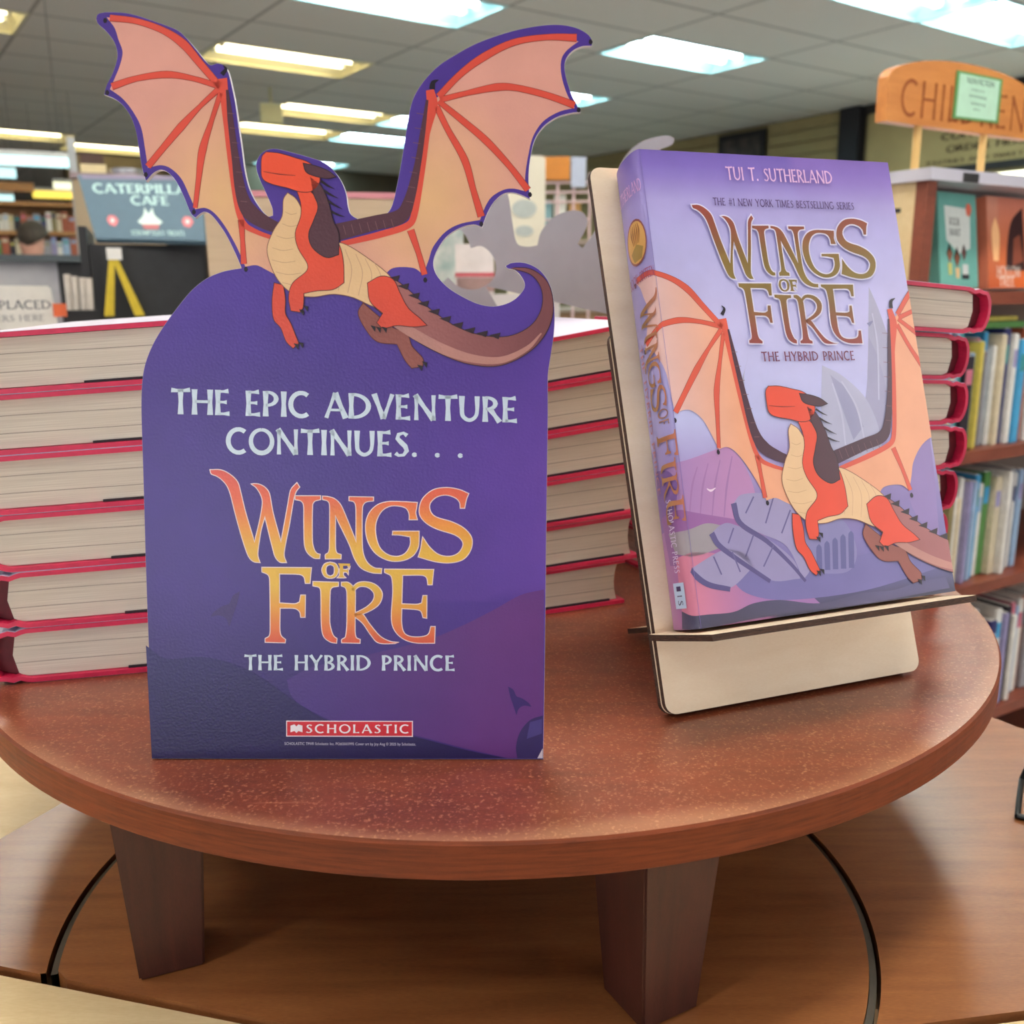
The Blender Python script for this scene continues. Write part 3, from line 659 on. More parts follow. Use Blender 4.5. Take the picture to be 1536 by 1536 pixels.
def beast(A_, T, lay, c_body, c_dark, c_belly, c_tail, step=30, full_tail=True):
    """plain stand-in for the printed creature: simple masses of colour, no face, no scale pattern"""
    def P(pts): return [tuple(T(p[0], p[1])) + tuple(p[2:]) for p in pts]
    k = (Vector(T(100, 0)) - Vector(T(0, 0))).length / 100
    OL = (92, 40, 40)
    def shape(pts, c, l, line=OL, w=1.1):
        Q = cr(pts, 5); A_.raw([[Vector(T(p.x, p.y)) for p in grow(Q, w)]], line, lay + l, step)
        A_.raw([[Vector(T(p.x, p.y)) for p in Q]], c, lay + l + 1, step)
    def rib(pts, ws, c, l, st_=None): A_.rib(P(pts), [w * k for w in ws], c, lay + l, step=st_)
    tcol = lambda q: q
    # tail, dark on top and pale below
    shape([(560,405),(600,425),(640,460),(680,488),(720,503),(762,505),(795,490),(812,465),(813,435),(797,412),(766,402),(795,404),(818,420),(828,445),(828,475),(815,505),(790,530),(750,548),(705,546),(660,530),(615,505),(585,480),(555,455)], c_tail, 0, (56, 34, 42))
    rib([(585,478),(625,503),(668,525),(710,538),(752,540),(790,523),(812,500)], [14,15,15,12,10,7,2], (178, 128, 120), 2)
    for x, y, a in ((590,418,-20),(604,430,-15),(620,444,-10),(634,456,-8),(650,468,-5),(667,479,0),(685,488,5),(703,496,8),(722,501,10),(741,504,12)):
        A_.raw([[Vector(T(x - 8, y - 1)), Vector(T(x + 10, y - 5)), Vector(T(x + 7, y + 5))]], (48, 32, 42), lay + 2)
    # far limbs
    shape([(545,455),(562,470),(590,492),(610,500),(618,520),(634,538),(634,549),(618,552),(608,540),(596,516),(566,512),(548,492),(538,470)], lambda x, y: (142, 82, 74), 0)
    shape([(412,425),(425,428),(428,450),(428,470),(436,485),(442,500),(448,515),(440,522),(430,512),(422,492),(411,478),(409,450)], c_body, 0)
    # trunk
    shape([(432,290),(445,300),(462,330),(490,358),(520,368),(552,388),(585,415),(596,440),(590,462),(562,460),(530,446),(500,441),(470,445),(440,440),(418,420),(405,392),(402,370),(412,345),(424,325),(426,300)], lambda x, y: c_belly, 2, (132, 84, 74))
    for yy, x0, x1 in ((318, 428, 446), (336, 424, 448), (354, 415, 444), (372, 409, 440), (390, 408, 444), (408, 414, 452), (424, 424, 462)):
        rib([(x0, yy), ((x0 + x1) / 2, yy + 4), (x1, yy + 2)], [.8, 1, .8], (196, 156, 122), 4)
    for xx in (508, 522, 538, 552, 566):
        rib([(xx - 4, 368 + (xx - 508) * .45), (xx + 6, 400 + (xx - 508) * .3), (xx, 436 + (xx - 508) * .25)], [.8, 1, .8], (196, 152, 124), 4)
    # neck, shoulder and near fore limb
    shape([(446,286),(462,284),(476,300),(480,325),(492,350),(508,366),(515,392),(516,424),(500,434),(476,436),(456,440),(455,460),(450,468),(437,466),(434,445),(440,425),(460,408),(462,396),(448,372),(444,350),(452,325),(452,305)], c_body, 4)
    shape([(466,266),(482,280),(493,305),(500,332),(508,350),(508,382),(490,386),(470,372),(464,352),(472,330),(478,310),(470,288)], c_dark, 6, (40, 26, 36))
    # head: plain wedge with one swept horn
    shape([(394,236),(400,229),(420,231),(444,238),(462,244),(476,256),(480,272),(470,286),(452,288),(432,282),(408,276),(395,268),(393,252)], c_body, 6)
    shape([(456,246),(474,250),(492,257),(504,266),(490,268),(472,264),(460,258)], c_dark, 8, (40, 26, 36))
    rib([(396,258),(420,262),(444,264)], [.8, 1.6, .6], (120, 40, 38), 8)
    for a, b in (((482,272),(502,284)), ((486,286),(508,298)), ((490,300),(514,314)), ((494,316),(518,326))):
        rib([a, ((a[0] + b[0]) / 2, (a[1] + b[1]) / 2 + 1), b], [4, 3, .5], (40, 28, 38), 5)
    # near hind limb
    shape([(552,425),(572,415),(590,420),(600,440),(612,462),(630,478),(640,488),(620,490),(596,488),(576,492),(566,484),(575,470),(556,452)], c_body, 5)
    for x, y in ((445,519),(452,517),(459,462),(453,468),(560,492),(568,494),(577,494),(630,551),(637,546)):
        A_.raw([[Vector(T(x - 4, y - 4)), Vector(T(x + 4, y - 2)), Vector(T(x + 3, y + 6))]], (34, 26, 36), lay + 7)
ORG = (222, 84, 54); MAR = (84, 50, 62); CRM = (226, 190, 144)
wings(art, lambda x, y: (x, y), 2, memb, (214, 78, 62), MAR)
beast(art, lambda x, y: (x, y), 8, lambda x, y: mixc((232, 84, 54), (206, 74, 56), (y - 250) / 250), (84, 52, 62), CRM, lambda x, y: mixc((168, 108, 104), (120, 70, 74), (x - 560) / 250))
# lettering
PALE = (206, 222, 236)
text(art, 'THE EPIC ADVENTURE', (257, 621), (777, 634), (0, -38), PALE, 3, 1.12)
text(art, 'CONTINUES. . .', (340, 680), (697, 687), (0, -38), PALE, 3, 1.12)
text(art, 'THE HYBRID PRINCE', (367, 1005), (683, 1006), (0, -23), PALE, 6, 1.1, .1)
T0 = lambda x, y: Vector((300 + x / 3.657, 690 + y / 3.657))
logo_col = ramp([(705, (214, 84, 76)), (750, (224, 104, 70)), (790, (228, 148, 62)), (825, (226, 178, 66)), (880, (224, 180, 66)), (915, (222, 150, 58)), (962, (214, 88, 60))])
logo(art, T0, lambda x, y: logo_col(y), (236, 214, 214), 4)
# publisher plate
art.raw([[Vector(p) for p in ((429.5, 1080.5), (619.5, 1081), (619.5, 1105), (429.5, 1104.5))]], (236, 220, 226), 6)
art.raw([[Vector(p) for p in ((431, 1082), (618, 1082.5), (618, 1103.5), (431, 1103))]], (206, 34, 50), 7)
text(art, 'SCHOLASTIC', (459, 1099), (614, 1099.5), (0, -13), (244, 236, 240), 8, 1.0, .2)
art.poly([(436,1088,1),(442,1086),(445,1089,1),(448,1086),(454,1088,1),(454,1098,1),(448,1096),(445,1099,1),(442,1096),(436,1098,1)], (244, 236, 240), 8)
small_text(art, 'SCHOLASTIC TM/® Scholastic Inc. PO#2065995 Cover art by Joy Ang © 2025 by Scholastic.', (427, 1117), (624, 1118), (0, -4.2), (206, 200, 222), 6)
bm = bmesh.new(); art.build(bm, surf_card)
art_obj('printed_face', bm, m_print, card)
# fold-out strut behind
bm = bmesh.new()
a0 = (-.03, .03); 
for x in (0,):
    V = [Vector((-.035, .0025, .0)), Vector((.035, .0025, .0)), Vector((.03, .0025, .17)), Vector((-.03, .0025, .17))]
prism(bm, [(0, .18), (0, .17), (.058, .006), (.052, .006)][:], lambda p: Vector((-.0008, p[0] + .0024, p[1])), lambda p: Vector((.0008, p[0] + .0024, p[1])))
bmo('strut', bm, m_grey_card, card)

# ================================================================== second cutout seen from behind
CO = Vector((0, .845, ZT))
def c2(x, y): 
    p = hit(x, y, CO, Vector((0, 1, 0))); return Vector((p.x, p.z))
G = [(672,416),(690,431),(715,434),(738,421),(744,400),(737,381),(722,369),(706,372),(702,360),(692,346),(676,340,1),(690,300),(730,270),(755,280),(763,296),(768,330),(775,364),(790,370),(806,368),(812,347),(830,326),(855,316),(873,318),(881,330),(878,345),(866,366),(874,372),(893,345),(912,290),(930,248),(945,226),(968,210),(1000,203),(1012,208),(1008,217),(990,224),(985,250),(1010,320),(985,420),(950,480,1)]
gp = [c2(x, y) for x, y, *_ in G]
gs = [Vector(p) for p in cr([tuple(c2(p[0], p[1])) + tuple(p[2:]) for p in G], 5, 60)]
gs += [Vector((.098, ZT)), Vector((-.105, ZT)), c2(600, 480)]
bm = bmesh.new()
prism(bm, gs, lambda p: Vector((p[0], .845, p[1])), lambda p: Vector((p[0], .8475, p[1])))
cut2 = tag(empty('cardboard_cutout', (0, .845, ZT)), 'second die-cut cutout turned away, its plain grey back showing behind the middle book stack', 'cutout')
o = bmo('card_back', bm, m_grey_card); o.parent = cut2; o.matrix_parent_inverse = cut2.matrix_world.inverted()
bm = bmesh.new(); prism(bm, [(0, .16), (0, .15), (.05, .0), (.045, .0)], lambda p: Vector((-.001, p[0] - .046 + .045, p[1])), lambda p: Vector((.001, p[0] - .001, p[1])))
bmesh.ops.transform(bm, matrix=Matrix.Translation((0, .0035, 0)), verts=bm.verts[:])
bmo('strut', bm, m_grey_card, cut2)

# ================================================================== plywood easel + book
P0 = onz(1000, 1081, ZT); P1 = onz(1380, 1011, ZT); P0.z += .0024; P1.z += .0024
EE = (P1 - P0); PW = EE.length; EE.normalize(); NB = Vector((-EE.y, EE.x, 0)); LN = R(20)
PU = Vector((0, 0, 1)) * math.cos(LN) + NB * math.sin(LN)
PN = NB * math.cos(LN) - Vector((0, 0, 1)) * math.sin(LN)      # away from viewer, perpendicular to panel
PM = Matrix((EE, PN, PU)).transposed().to_4x4(); PM.translation = P0; PMI = PM.inverted()
ea = tag(empty('plywood_easel', mw=PM), 'laser-cut birch plywood easel with scorched edges holding the upright book, right side of the riser', 'easel')
def rrect(x0, x1, z0, z1, r, n=6):
    P = []
    for cx, cz, a in ((x1 - r, z1 - r, 0), (x0 + r, z1 - r, 90), (x0 + r, z0 + r, 180), (x1 - r, z0 + r, 270)):
        for i in range(n + 1): P.append((cx + r * math.cos(R(a + 90 * i / n)), cz + r * math.sin(R(a + 90 * i / n))))
    return P
TL = PMI @ hit(869, 250, P0, PN)
PH = TL.z
bm = bmesh.new()
# panel with slot for the cross board
prism(bm, rrect(0, PW, 0.0, PH, .006), lambda p: Vector((p[0], 0, p[1])), lambda p: Vector((p[0], .0031, p[1])), 1)
bmo('back_panel', bm, [m_ply, m_char], ea)
bm = bmesh.new()
H2 = (PMI @ hit(906, 500, P0 + PN * .0065, PN)).z
prism(bm, rrect(-.0005, PW - .004, .0, H2, .006), lambda p: Vector((p[0], .0034, p[1])), lambda p: Vector((p[0], .0066, p[1])), 1)
o = bmo('rear_panel', bm, [m_ply, m_char], ea)
# cross board (ledge in front, prop behind), perpendicular to the panel
UL = .0366
LO = P0 + PU * (UL + .003)
def lg(x, y):
    p = PMI @ hit(x, y, LO, PU); return (p.x, p.y)
Lc = lg(1060, 955); Rc = lg(1465, 886); RB = lg(1425, 889)
s_back = UL * math.cos(LN) / math.sin(LN)
bm = bmesh.new()
front = [(-.0035, -.0002), (-.0040, -.004), (-.0035, -.012), (.0035, -.0455), (PW - .0015, -.0475), (PW, -.044), (PW - .003, -.0002)]
prism(bm, front, lambda p: Vector((p[0], p[1], UL + p[1] * .04)), lambda p: Vector((p[0], p[1], UL + .003 + p[1] * .04)), 1)
bmo('ledge', bm, [m_ply, m_char], ea)
bm = bmesh.new()
tip = PMI @ onz(915, 938, ZT)
back = [(.002, .0068), (tip.x + .012, s_back * .62), (tip.x, s_back - .001), (tip.x + .03, s_back - .001), (.112, s_back - .001), (.125, .0068)]
prism(bm, back, lambda p: Vector((p[0], p[1], UL - .0002)), lambda p: Vector((p[0], p[1], UL + .003)), 1)
bmo('prop', bm, [m_ply, m_char], ea)

# the book: panel-local coordinates, a along the panel, u up, n towards the viewer
TK = .0300; A0 = .0078; SH = .021; U0_ = UL + .0036
UTOP = .2712; HJ = UTOP - U0_; WJ = .1582 - A0
SPL = .0350; SKW = .0040
RA_, RB_ = .0045, TK / 2 - .0008
def Sf(s, u):
    """s >= 0 on the front board, s < 0 round the spine"""
    if s >= 0:
        bow = .0018 * math.exp(-(s / .012) ** 2)
        return Vector((A0 + s, -TK + bow * 0, u)), Vector((0, -1, 0))
    t = min(1, -s / SPL) * PI
    nx, ny = -math.sin(t) / RA_, -math.cos(t) / RB_
    return Vector((A0 - RA_ * math.sin(t) + SKW * (1 - math.cos(t)) / 2, -TK / 2 - RB_ * math.cos(t) - (.0008 if t < .01 else .0008 * math.cos(t)), u)), Vector((nx, ny, 0)).normalized()
FO = P0 - PN * TK
def cpx(x, y):
    p = PMI @ hit(x, y, FO, PN); return p.x - A0 - SH * (p.z - U0_), p.z
bk = tag(empty('jacketed_book', mw=PM @ Matrix.Translation((0, 0, U0_))), 'upright hardcover in a lilac pictorial dust jacket leaning on the plywood easel', 'book')
def book_surf(s, u):
    p, nn = Sf(s, u); p.z -= U0_; p.x += SH * p.z; return p, nn
bm = bmesh.new()
prism(bm, [(A0 + .010, -.0035), (WJ + A0 - .003, -.0035), (WJ + A0 - .0055, -TK / 2), (WJ + A0 - .003, -TK + .0035), (A0 + .006, -TK + .0035), (A0 + .004, -TK * .72), (A0 + .0035, -TK / 2), (A0 + .005, -TK * .28)],
      lambda p: Vector((p[0], p[1], .003)), lambda p: Vector((p[0] + SH * HJ, p[1], HJ - .003)))
bmo('page_block', bm, mat('book_pages', (214, 206, 192), .85, .05, 400), bk)
# boards + spine case (crimson) just under the jacket
def ring(off, k=22):
    P = [(WJ + A0 - .0005, -.0008 + -off * 0), ]
    pts = []
    pts.append((A0 + WJ - .0006, -off - .0006))
    for i in range(k + 1):
        t = PI - PI * i / k
        pts.append((A0 + off - RA_ * math.sin(t) + SKW * (1 - math.cos(t)) / 2, -TK / 2 - (TK / 2 - .0006 - off) * math.cos(t)))
    pts.append((A0 + WJ - .0006, -TK + off + .0006))
    return pts
o1, i1 = ring(.0003), ring(.0026)
bm = bmesh.new(); prism(bm, o1 + i1[::-1], lambda p: Vector((p[0], p[1], .0)), lambda p: Vector((p[0] + SH * HJ, p[1], HJ - .0006)))
bmo('case', bm, m_pink, bk)
# jacket
ja = Art()
def px_of(s, u):
    p = PM @ Vector((A0 + s + SH * (u - U0_), -TK, u)); d = p - CAM; z = d.dot(FW); return 768 + F * d.dot(RT) / z, 768 - F * d.dot(UP) / z
V_ = ramp([(225, (100, 80, 160)), (262, (118, 98, 178)), (310, (160, 150, 206)), (380, (176, 172, 222)), (500, (190, 186, 230)), (640, (184, 186, 230)), (700, (160, 150, 200)), (780, (132, 116, 172)), (850, (120, 112, 168)), (900, (96, 92, 140)), (930, (70, 70, 96))])
def sky(s, u):
    v = HJ - (u - U0_); y = 235 + v / HJ * 700
    c = V_(y)
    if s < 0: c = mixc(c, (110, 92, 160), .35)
    if s > .09 and y < 330: c = mixc(c, (150, 110, 180), .35 * (1 - (y - 225) / 105))
    if y > 720 and s < .04: c = mixc(c, (176, 110, 158), min(1, (y - 720) / 100) * .75)
    return c
gs_ = []
ja.raw([[Vector((-SPL + .002, U0_)), Vector((WJ, U0_)), Vector((WJ, UTOP)), Vector((-SPL + .002, UTOP))]], sky, 1, .006)
def cvr(pts): 
    out = []
    for p in pts:
        s, u = cpx(p[0], p[1]); out.append((s, u) + tuple(p[2:]))
    return out
def jp(pts, c, lay, step=.012, smooth=True): 
    cc = (lambda s, u: c(*px_of(s, u))) if callable(c) else c
    ja.poly(cvr(pts), cc, lay, smooth=smooth, step=step)
def jr_(pts, ws, c, lay):
    ps = cvr(pts); ja.rib([p[:2] for p in ps], [w * .000385 for w in ws], c, lay, step=.012)
# spires
LIL = (164, 162, 190)
jp([(1303,430,1),(1320,470),(1338,530),(1345,600),(1300,600),(1302,520)], LIL, 2)
jp([(1303,505,1),(1318,540),(1330,590),(1330,660),(1290,650),(1300,580)], (154, 152, 184), 3)
jp([(1233,548,1),(1265,565),(1300,600),(1320,650),(1322,690),(1240,690),(1232,620)], (172, 172, 200), 4)
jp([(1245,562,1),(1275,590),(1295,640),(1280,660),(1262,610)], (146, 146, 180), 5)
jp([(1122,535,1),(1116,570),(1128,640),(1160,690),(1120,640),(1110,590)], LIL, 2)
jp([(1300,485),(1306,482),(1311,480),(1304,490)], (130, 130, 168), 4)
# dunes
jp([(960,722,1),(985,700),(1030,690),(1090,668),(1112,690),(1130,730),(1142,790),(1080,820),(1010,790),(970,800)], lambda x, y: mixc((150, 120, 176), (176, 128, 176), (x - 980) / 120), 2)
jp([(955,700,1),(990,705),(1010,725),(1000,790),(960,800)], (112, 84, 150), 3)
jp([(965,775,1),(1010,765),(1060,772),(1110,780),(1100,850),(985,850)], lambda x, y: mixc((132, 86, 146), (150, 100, 158), (x - 980) / 120), 4)
jp([(985,800),(1030,795),(1060,785),(1090,790),(1085,820),(1040,835),(1000,832)], (150, 142, 150), 5)
jp([(1000,838),(1050,828),(1110,840),(1200,880),(1230,905),(1010,935)], lambda x, y: mixc((196, 120, 146), (150, 110, 166), (x - 1040) / 110), 5)
jp([(1090,860),(1150,840),(1250,840),(1340,820),(1402,800,1),(1412,850,1),(1300,885),(1180,900),(1120,890)], (112, 106, 160), 6)
# fallen arched ruins
RU = (136, 130, 170)
for pts, c in (([(1100,755,1),(1112,742),(1150,740),(1180,748),(1200,790),(1215,850),(1205,870),(1180,820),(1140,800),(1108,785)], (150, 142, 182)),
               ([(1067,800,1),(1080,788),(1095,785),(1150,808),(1190,840),(1200,868),(1155,870),(1110,835),(1075,815)], (142, 134, 176)),
               ([(1033,855,1),(1085,825),(1120,830),(1130,850),(1095,882),(1060,875)], (150, 142, 180))):
    jp(pts, c, 7)
for pts in (([(1100,755),(1110,785),(1150,812),(1185,845),(1208,872)]), ([(1067,800),(1078,818),(1110,842),(1155,872)]), ([(1033,855),(1060,876),(1095,884)])):
    jr_(pts, [8, 7, 6, 5, 4][:len(pts)], (88, 80, 128), 8)
for a, b in (((1130,745),(1118,770)), ((1160,745),(1148,785)), ((1185,765),(1172,800)), ((1100,792),(1092,815)), ((1130,802),(1118,835)), ((1160,818),(1145,850)), ((1070,835),(1082,862)), ((1098,828),(1110,858))):
    jr_([a, ((a[0] + b[0]) / 2, (a[1] + b[1]) / 2), b], [2, 2, 2], (100, 92, 140), 9)
jp([(1205,800,1),(1215,775),(1245,770),(1272,790),(1285,830),(1270,858),(1215,860)], (128, 124, 172), 7)
for k in range(5):
    x = 1224 + k * 12; y = 822 - k * 5
    jp([(x, y), (x + 4, y - 6), (x + 8, y), (x + 9, 856 - k), (x + 1, 856 - k)], (98, 96, 146), 8)
jp([(1385,585,1),(1364,620),(1358,690),(1368,760),(1410,820,1),(1400,700)], (138, 118, 174), 2)
# dark ground strip
jp([(1008,948,1),(1009,920),(1030,925),(1060,922),(1100,918),(1130,905),(1170,900),(1230,905),(1290,890),(1340,885),(1380,872),(1418,866,1),(1424,882,1),(1300,905),(1150,925),(1045,946,1)], lambda x, y: mixc((70, 68, 92), (92, 88, 128), (x - 1100) / 250), 10)
for x in (1046, 1062, 1080, 1098): jr_([(x, 700 - (x - 1046) * .3), (x - 8, 730), (x - 12, 775)], [1.5, 3, 1.5], (154, 112, 164), 3)
for a, b, c in (((1248,575),(1262,620),(1268,668)), ((1262,572),(1285,612),(1298,668)), ((1308,470),(1316,520),(1318,600))): jr_([a, b, c], [2, 3, 2], (190, 190, 214), 6)
jr_([(1060,733),(1066,736),(1073,732)], [1, 3, 1], (226, 206, 222), 5)
# wings + stand-in creature, same print as the cutout
AF = ((0.79524, 0.13645, 802.06), (-0.10097, 0.97814, 396.616))
def Tc(x, y):
    X = AF[0][0] * x + AF[0][1] * y + AF[0][2]; Y = AF[1][0] * x + AF[1][1] * y + AF[1][2]
    return cpx(X, Y)
class W:                                     # wrapper: ribbons/polys already in (s,u)
    pass
wings(ja, Tc, 11, lambda s, u: mixc((214, 176, 172), (224, 160, 128), (s + .0) / .035), (204, 84, 66), (72, 44, 60), .012)
beast(ja, Tc, 17, (214, 74, 52), (76, 46, 58), (222, 186, 146), (156, 98, 100), .012)
# lettering
def ct(s, p0, p1, h, col, lay, wt=1.0, tr=.06):
    q0, q1 = cpx(*p0), cpx(*p1); m0 = Vector(q0)
    up = Vector((0, h * .000385 * 0 + (cpx(p0[0], p0[1] - h)[1] - q0[1])))
    text(ja, s, q0, q1, up, col, lay, wt, tr, .02)
ct('TUI T. SUTHERLAND', (1089, 271), (1248, 277), 20, (222, 180, 216), 30, .9, .05)
ct('THE #1 NEW YORK TIMES BESTSELLING SERIES', (1069, 309), (1280, 316), 11.5, (84, 60, 112), 30, .95, .08)
ct('THE HYBRID PRINCE', (1142, 543), (1281, 541), 14.5, (112, 44, 78), 30, .95, .1)
ML = ((0.66816, 0.12213, 738.95), (-0.00299, 0.80372, -257.03))
def Tl(x, y):
    x = 300 + x / 3.657; y = 690 + y / 3.657
    return Vector(cpx(ML[0][0] * x + ML[0][1] * y + ML[0][2], ML[1][0] * x + ML[1][1] * y + ML[1][2]))
lc2 = ramp([(305, (142, 62, 56)), (345, (134, 74, 54)), (385, (122, 96, 46)), (420, (126, 106, 48)), (450, (124, 94, 50)), (518, (136, 58, 56))])
def halo(art, T, col, layer):
    P = [[T(*p) for p in grow(cr(g, 5), 9)] for g in LOGO]
    for pts, ws in LOGO_RIB: P += [[T(*p) for p in q] for q in quads_of(ribbon(pts, ws, 9))]
    art.raw(P, col, layer)
halo(ja, Tl, (214, 210, 232), 30)
P_ = [[Tl(*p) for p in cr(g, 5)] for g in LOGO]
for pts, ws in LOGO_RIB: P_ += [[Tl(*p) for p in q] for q in quads_of(ribbon(pts, ws, 0))]
ja.raw(P_, lambda s, u: lc2(px_of(s, u)[1]), 32, .004)
# spine print: s runs 0..-SPL round the spine, visible about -.004..-.032
def sv(frac): return UTOP - HJ * frac
ja.poly([(-.0002, sv(0)), (-.0006, sv(0)), (-.0006, sv(1)), (-.0002, sv(1))], (120, 106, 170), 12, smooth=False, step=.02)
text(ja, 'SUTHERLAND', (-.0265, sv(.088)), (-.0035, sv(.088)), (0, .0062), (206, 160, 206), 13, .8, .05, .003)
text(ja, 'BOOK SIXTEEN', (-.0235, sv(.275)), (-.0015, sv(.275)), (0, .0052), (150, 70, 110), 20, .8, .05, .003)
ec = Vector((-.0128, sv(.188)))
for r_, c_, l_ in ((.0084, (134, 72, 74), 13), (.0076, (200, 152, 84), 14)):
    ja.poly([(ec.x + r_ * math.cos(2 * PI * i / 24), ec.y + 1.35 * r_ * math.sin(2 * PI * i / 24)) for i in range(24)], c_, l_, n=1, step=.003)
for k in range(-2, 3):
    ja.rib([(ec.x + k * .0010, ec.y - .001), (ec.x + k * .0016, ec.y + .0045), (ec.x + k * .0013, ec.y + .0088)], [.0004, .0012, .0003], (142, 92, 50), 15)
ja.poly([(ec.x - .005, ec.y - .004), (ec.x, ec.y - .001), (ec.x + .005, ec.y - .004), (ec.x + .003, ec.y - .009), (ec.x - .003, ec.y - .009)], (150, 122, 62), 15)
# title down the spine: x of the sheet runs down
def Tsp(x, y):
    return Vector((-.0015 - (y - 55) / 560 * .0165, sv(.30) - (x - 58) / 1434 * .058))
def Tsp2(x, y):
    return Vector((-.0010 - (y - 590) / 412 * .0145, sv(.598) - (x - 342) / 946 * .0435))
spc = lambda s, u: mixc((178, 104, 84), (138, 108, 66), -s / .018)
ja.raw([[Tsp(*p) for p in cr(g, 5)] for g in LOGO[:5]], spc, 30, .003)
ja.raw([[Tsp2(*p) for p in cr(g, 5)] for g in LOGO[5:10]] + [[Tsp2(*p) for p in q] for q in quads_of(ribbon(*LOGO_RIB[0]))], spc, 30, .003)
def down(s, sx, f0, f1, h, col, lay, wt=.9, tr=.1):
    text(ja, s, (sx, sv(f0)), (sx, sv(f1)), (h, 0), col, lay, wt, tr, .003)
down('OF', -.0125, .55, .585, .0075, (150, 110, 96), 20)
down('THE HYBRID PRINCE', -.0215, .40, .72, .0030, (178, 110, 120), 20)
down('SCHOLASTIC PRESS', -.0150, .735, .885, .0040, (206, 196, 222), 20)
ja.raw([[Vector(p) for p in ((-.0175, sv(.905)), (-.0095, sv(.905)), (-.0095, sv(.957)), (-.0175, sv(.957)))]], (176, 196, 222), 20, .003)
ja.raw([[Vector(p) for p in ((-.0152, sv(.912)), (-.0120, sv(.912)), (-.0120, sv(.922)), (-.0152, sv(.922)))]], (60, 50, 90), 21, .003)
down('I', -.0152, .930, .934, .0035, (90, 84, 120), 21); down('S', -.0152, .940, .951, .0038, (60, 50, 90), 21)
bm = bmesh.new()
ja.build(bm, book_surf, clip=[((WJ, 0, 0), (1, 0, 0)), ((-SPL + .002, 0, 0), (-1, 0, 0)), ((0, U0_, 0), (0, -1, 0)), ((0, UTOP, 0), (0, 1, 0))], eps=.00003, xcuts=[-.0000001 - .0014 * k for k in range(40)])
for f in bm.faces: f.normal_update()
jo = art_obj('dust_jacket', bm, m_jacket, bk)
# back of the jacket
bm = bmesh.new(); box(bm, A0 + .008, A0 + WJ - .0005, -.0005, -.0003, .0, HJ)
for v in bm.verts: v.co.x += SH * v.co.z
bmo('jacket_back', bm, m_jback, bk)

# ================================================================== the room
TH = R(35); EA = Vector((math.cos(TH), math.sin(TH), 0)); EB = Vector((-math.sin(TH), math.cos(TH), 0))
GM = Matrix.Rotation(TH, 4, 'Z')
ZC = CAM.z + 1.75
TA, TBt = 1.22, .61; OA, OB = .05, .42 - 1.83 * 0
A_0, B_0 = 4.93 - 1.22 * 12, 5.30 - .61 * 18
seen = {(4.93, 5.30): 'c', (2.49, 5.30): 'c', (2.49, 7.13): 'w', (.05, 7.13): 'w', (4.93, 3.47): 'c', (6.15, 3.47): 'c', (3.71, 8.96): 'w', (4.93, 8.96): 'c', (3.71, 10.18): 'w', (4.93, 10.18): 'c', (4.93, 7.13): 'c',
        (1.27, 12.01): 'w', (2.49, 12.62): 'w', (4.93, 12.62): 'c',
        (-.0, -.0): None}
cells = {}
for (a, b), t in seen.items():
    if t: cells[(round((a - A_0) / TA), round((b - B_0) / TBt))] = t
for a in (0.05, 2.49, 4.93, -2.39):
    for b in (-.19, 1.64, 3.47): 
        if (a, b) != (4.93, 3.47): cells[(round((a - A_0) / TA), round((b - B_0) / TBt))] = 'h'
m, N, K, B = nt('ceiling_tiles')
tc = N.new('ShaderNodeTexCoord'); sx = N.new('ShaderNodeSeparateXYZ'); K.new(tc.outputs['Object'], sx.inputs[0])
def edge(out, size, off):
    a = N.new('ShaderNodeMath'); a.operation = 'SUBTRACT'; K.new(out, a.inputs[0]); a.inputs[1].default_value = off
    d = N.new('ShaderNodeMath'); d.operation = 'DIVIDE'; K.new(a.outputs[0], d.inputs[0]); d.inputs[1].default_value = size
    f = N.new('ShaderNodeMath'); f.operation = 'FRACT'; K.new(d.outputs[0], f.inputs[0])
    g = N.new('ShaderNodeMath'); g.operation = 'SUBTRACT'; K.new(f.outputs[0], g.inputs[0]); g.inputs[1].default_value = .5
    h = N.new('ShaderNodeMath'); h.operation = 'ABSOLUTE'; K.new(g.outputs[0], h.inputs[0])
    k = N.new('ShaderNodeMath'); k.operation = 'GREATER_THAN'; K.new(h.outputs[0], k.inputs[0]); k.inputs[1].default_value = .5 - .013 / size
    return k.outputs[0]
e1 = edge(sx.outputs['X'], TA, A_0); e2 = edge(sx.outputs['Y'], TBt, B_0)
mxn = N.new('ShaderNodeMath'); mxn.operation = 'MAXIMUM'; K.new(e1, mxn.inputs[0]); K.new(e2, mxn.inputs[1])
nz = N.new('ShaderNodeTexNoise'); nz.inputs['Scale'].default_value = 90; nz.inputs['Detail'].default_value = 6; K.new(tc.outputs['Object'], nz.inputs['Vector'])
rp = N.new('ShaderNodeValToRGB'); rp.color_ramp.elements[0].color = L((226, 220, 216)); rp.color_ramp.elements[1].color = L((240, 235, 230)); K.new(nz.outputs[0], rp.inputs[0])
mc = N.new('ShaderNodeMix'); mc.data_type = 'RGBA'; K.new(mxn.outputs[0], mc.inputs[0]); K.new(rp.outputs[0], mc.inputs[6]); mc.inputs[7].default_value = L((176, 171, 167))
K.new(mc.outputs[2], B.inputs['Base Color']); B.inputs['Roughness'].default_value = .9
m_ceil = m
bm = bmesh.new(); na, nb = 17, 54
vv = {}
def cv(i, j):
    if (i, j) not in vv: vv[(i, j)] = bm.verts.new((A_0 + i * TA, B_0 + j * TBt, 0))
    return vv[(i, j)]
for i in range(na):
    for j in range(nb):
        if (i, j) in cells: continue
        bm.faces.new((cv(i, j), cv(i, j + 1), cv(i + 1, j + 1), cv(i + 1, j)))
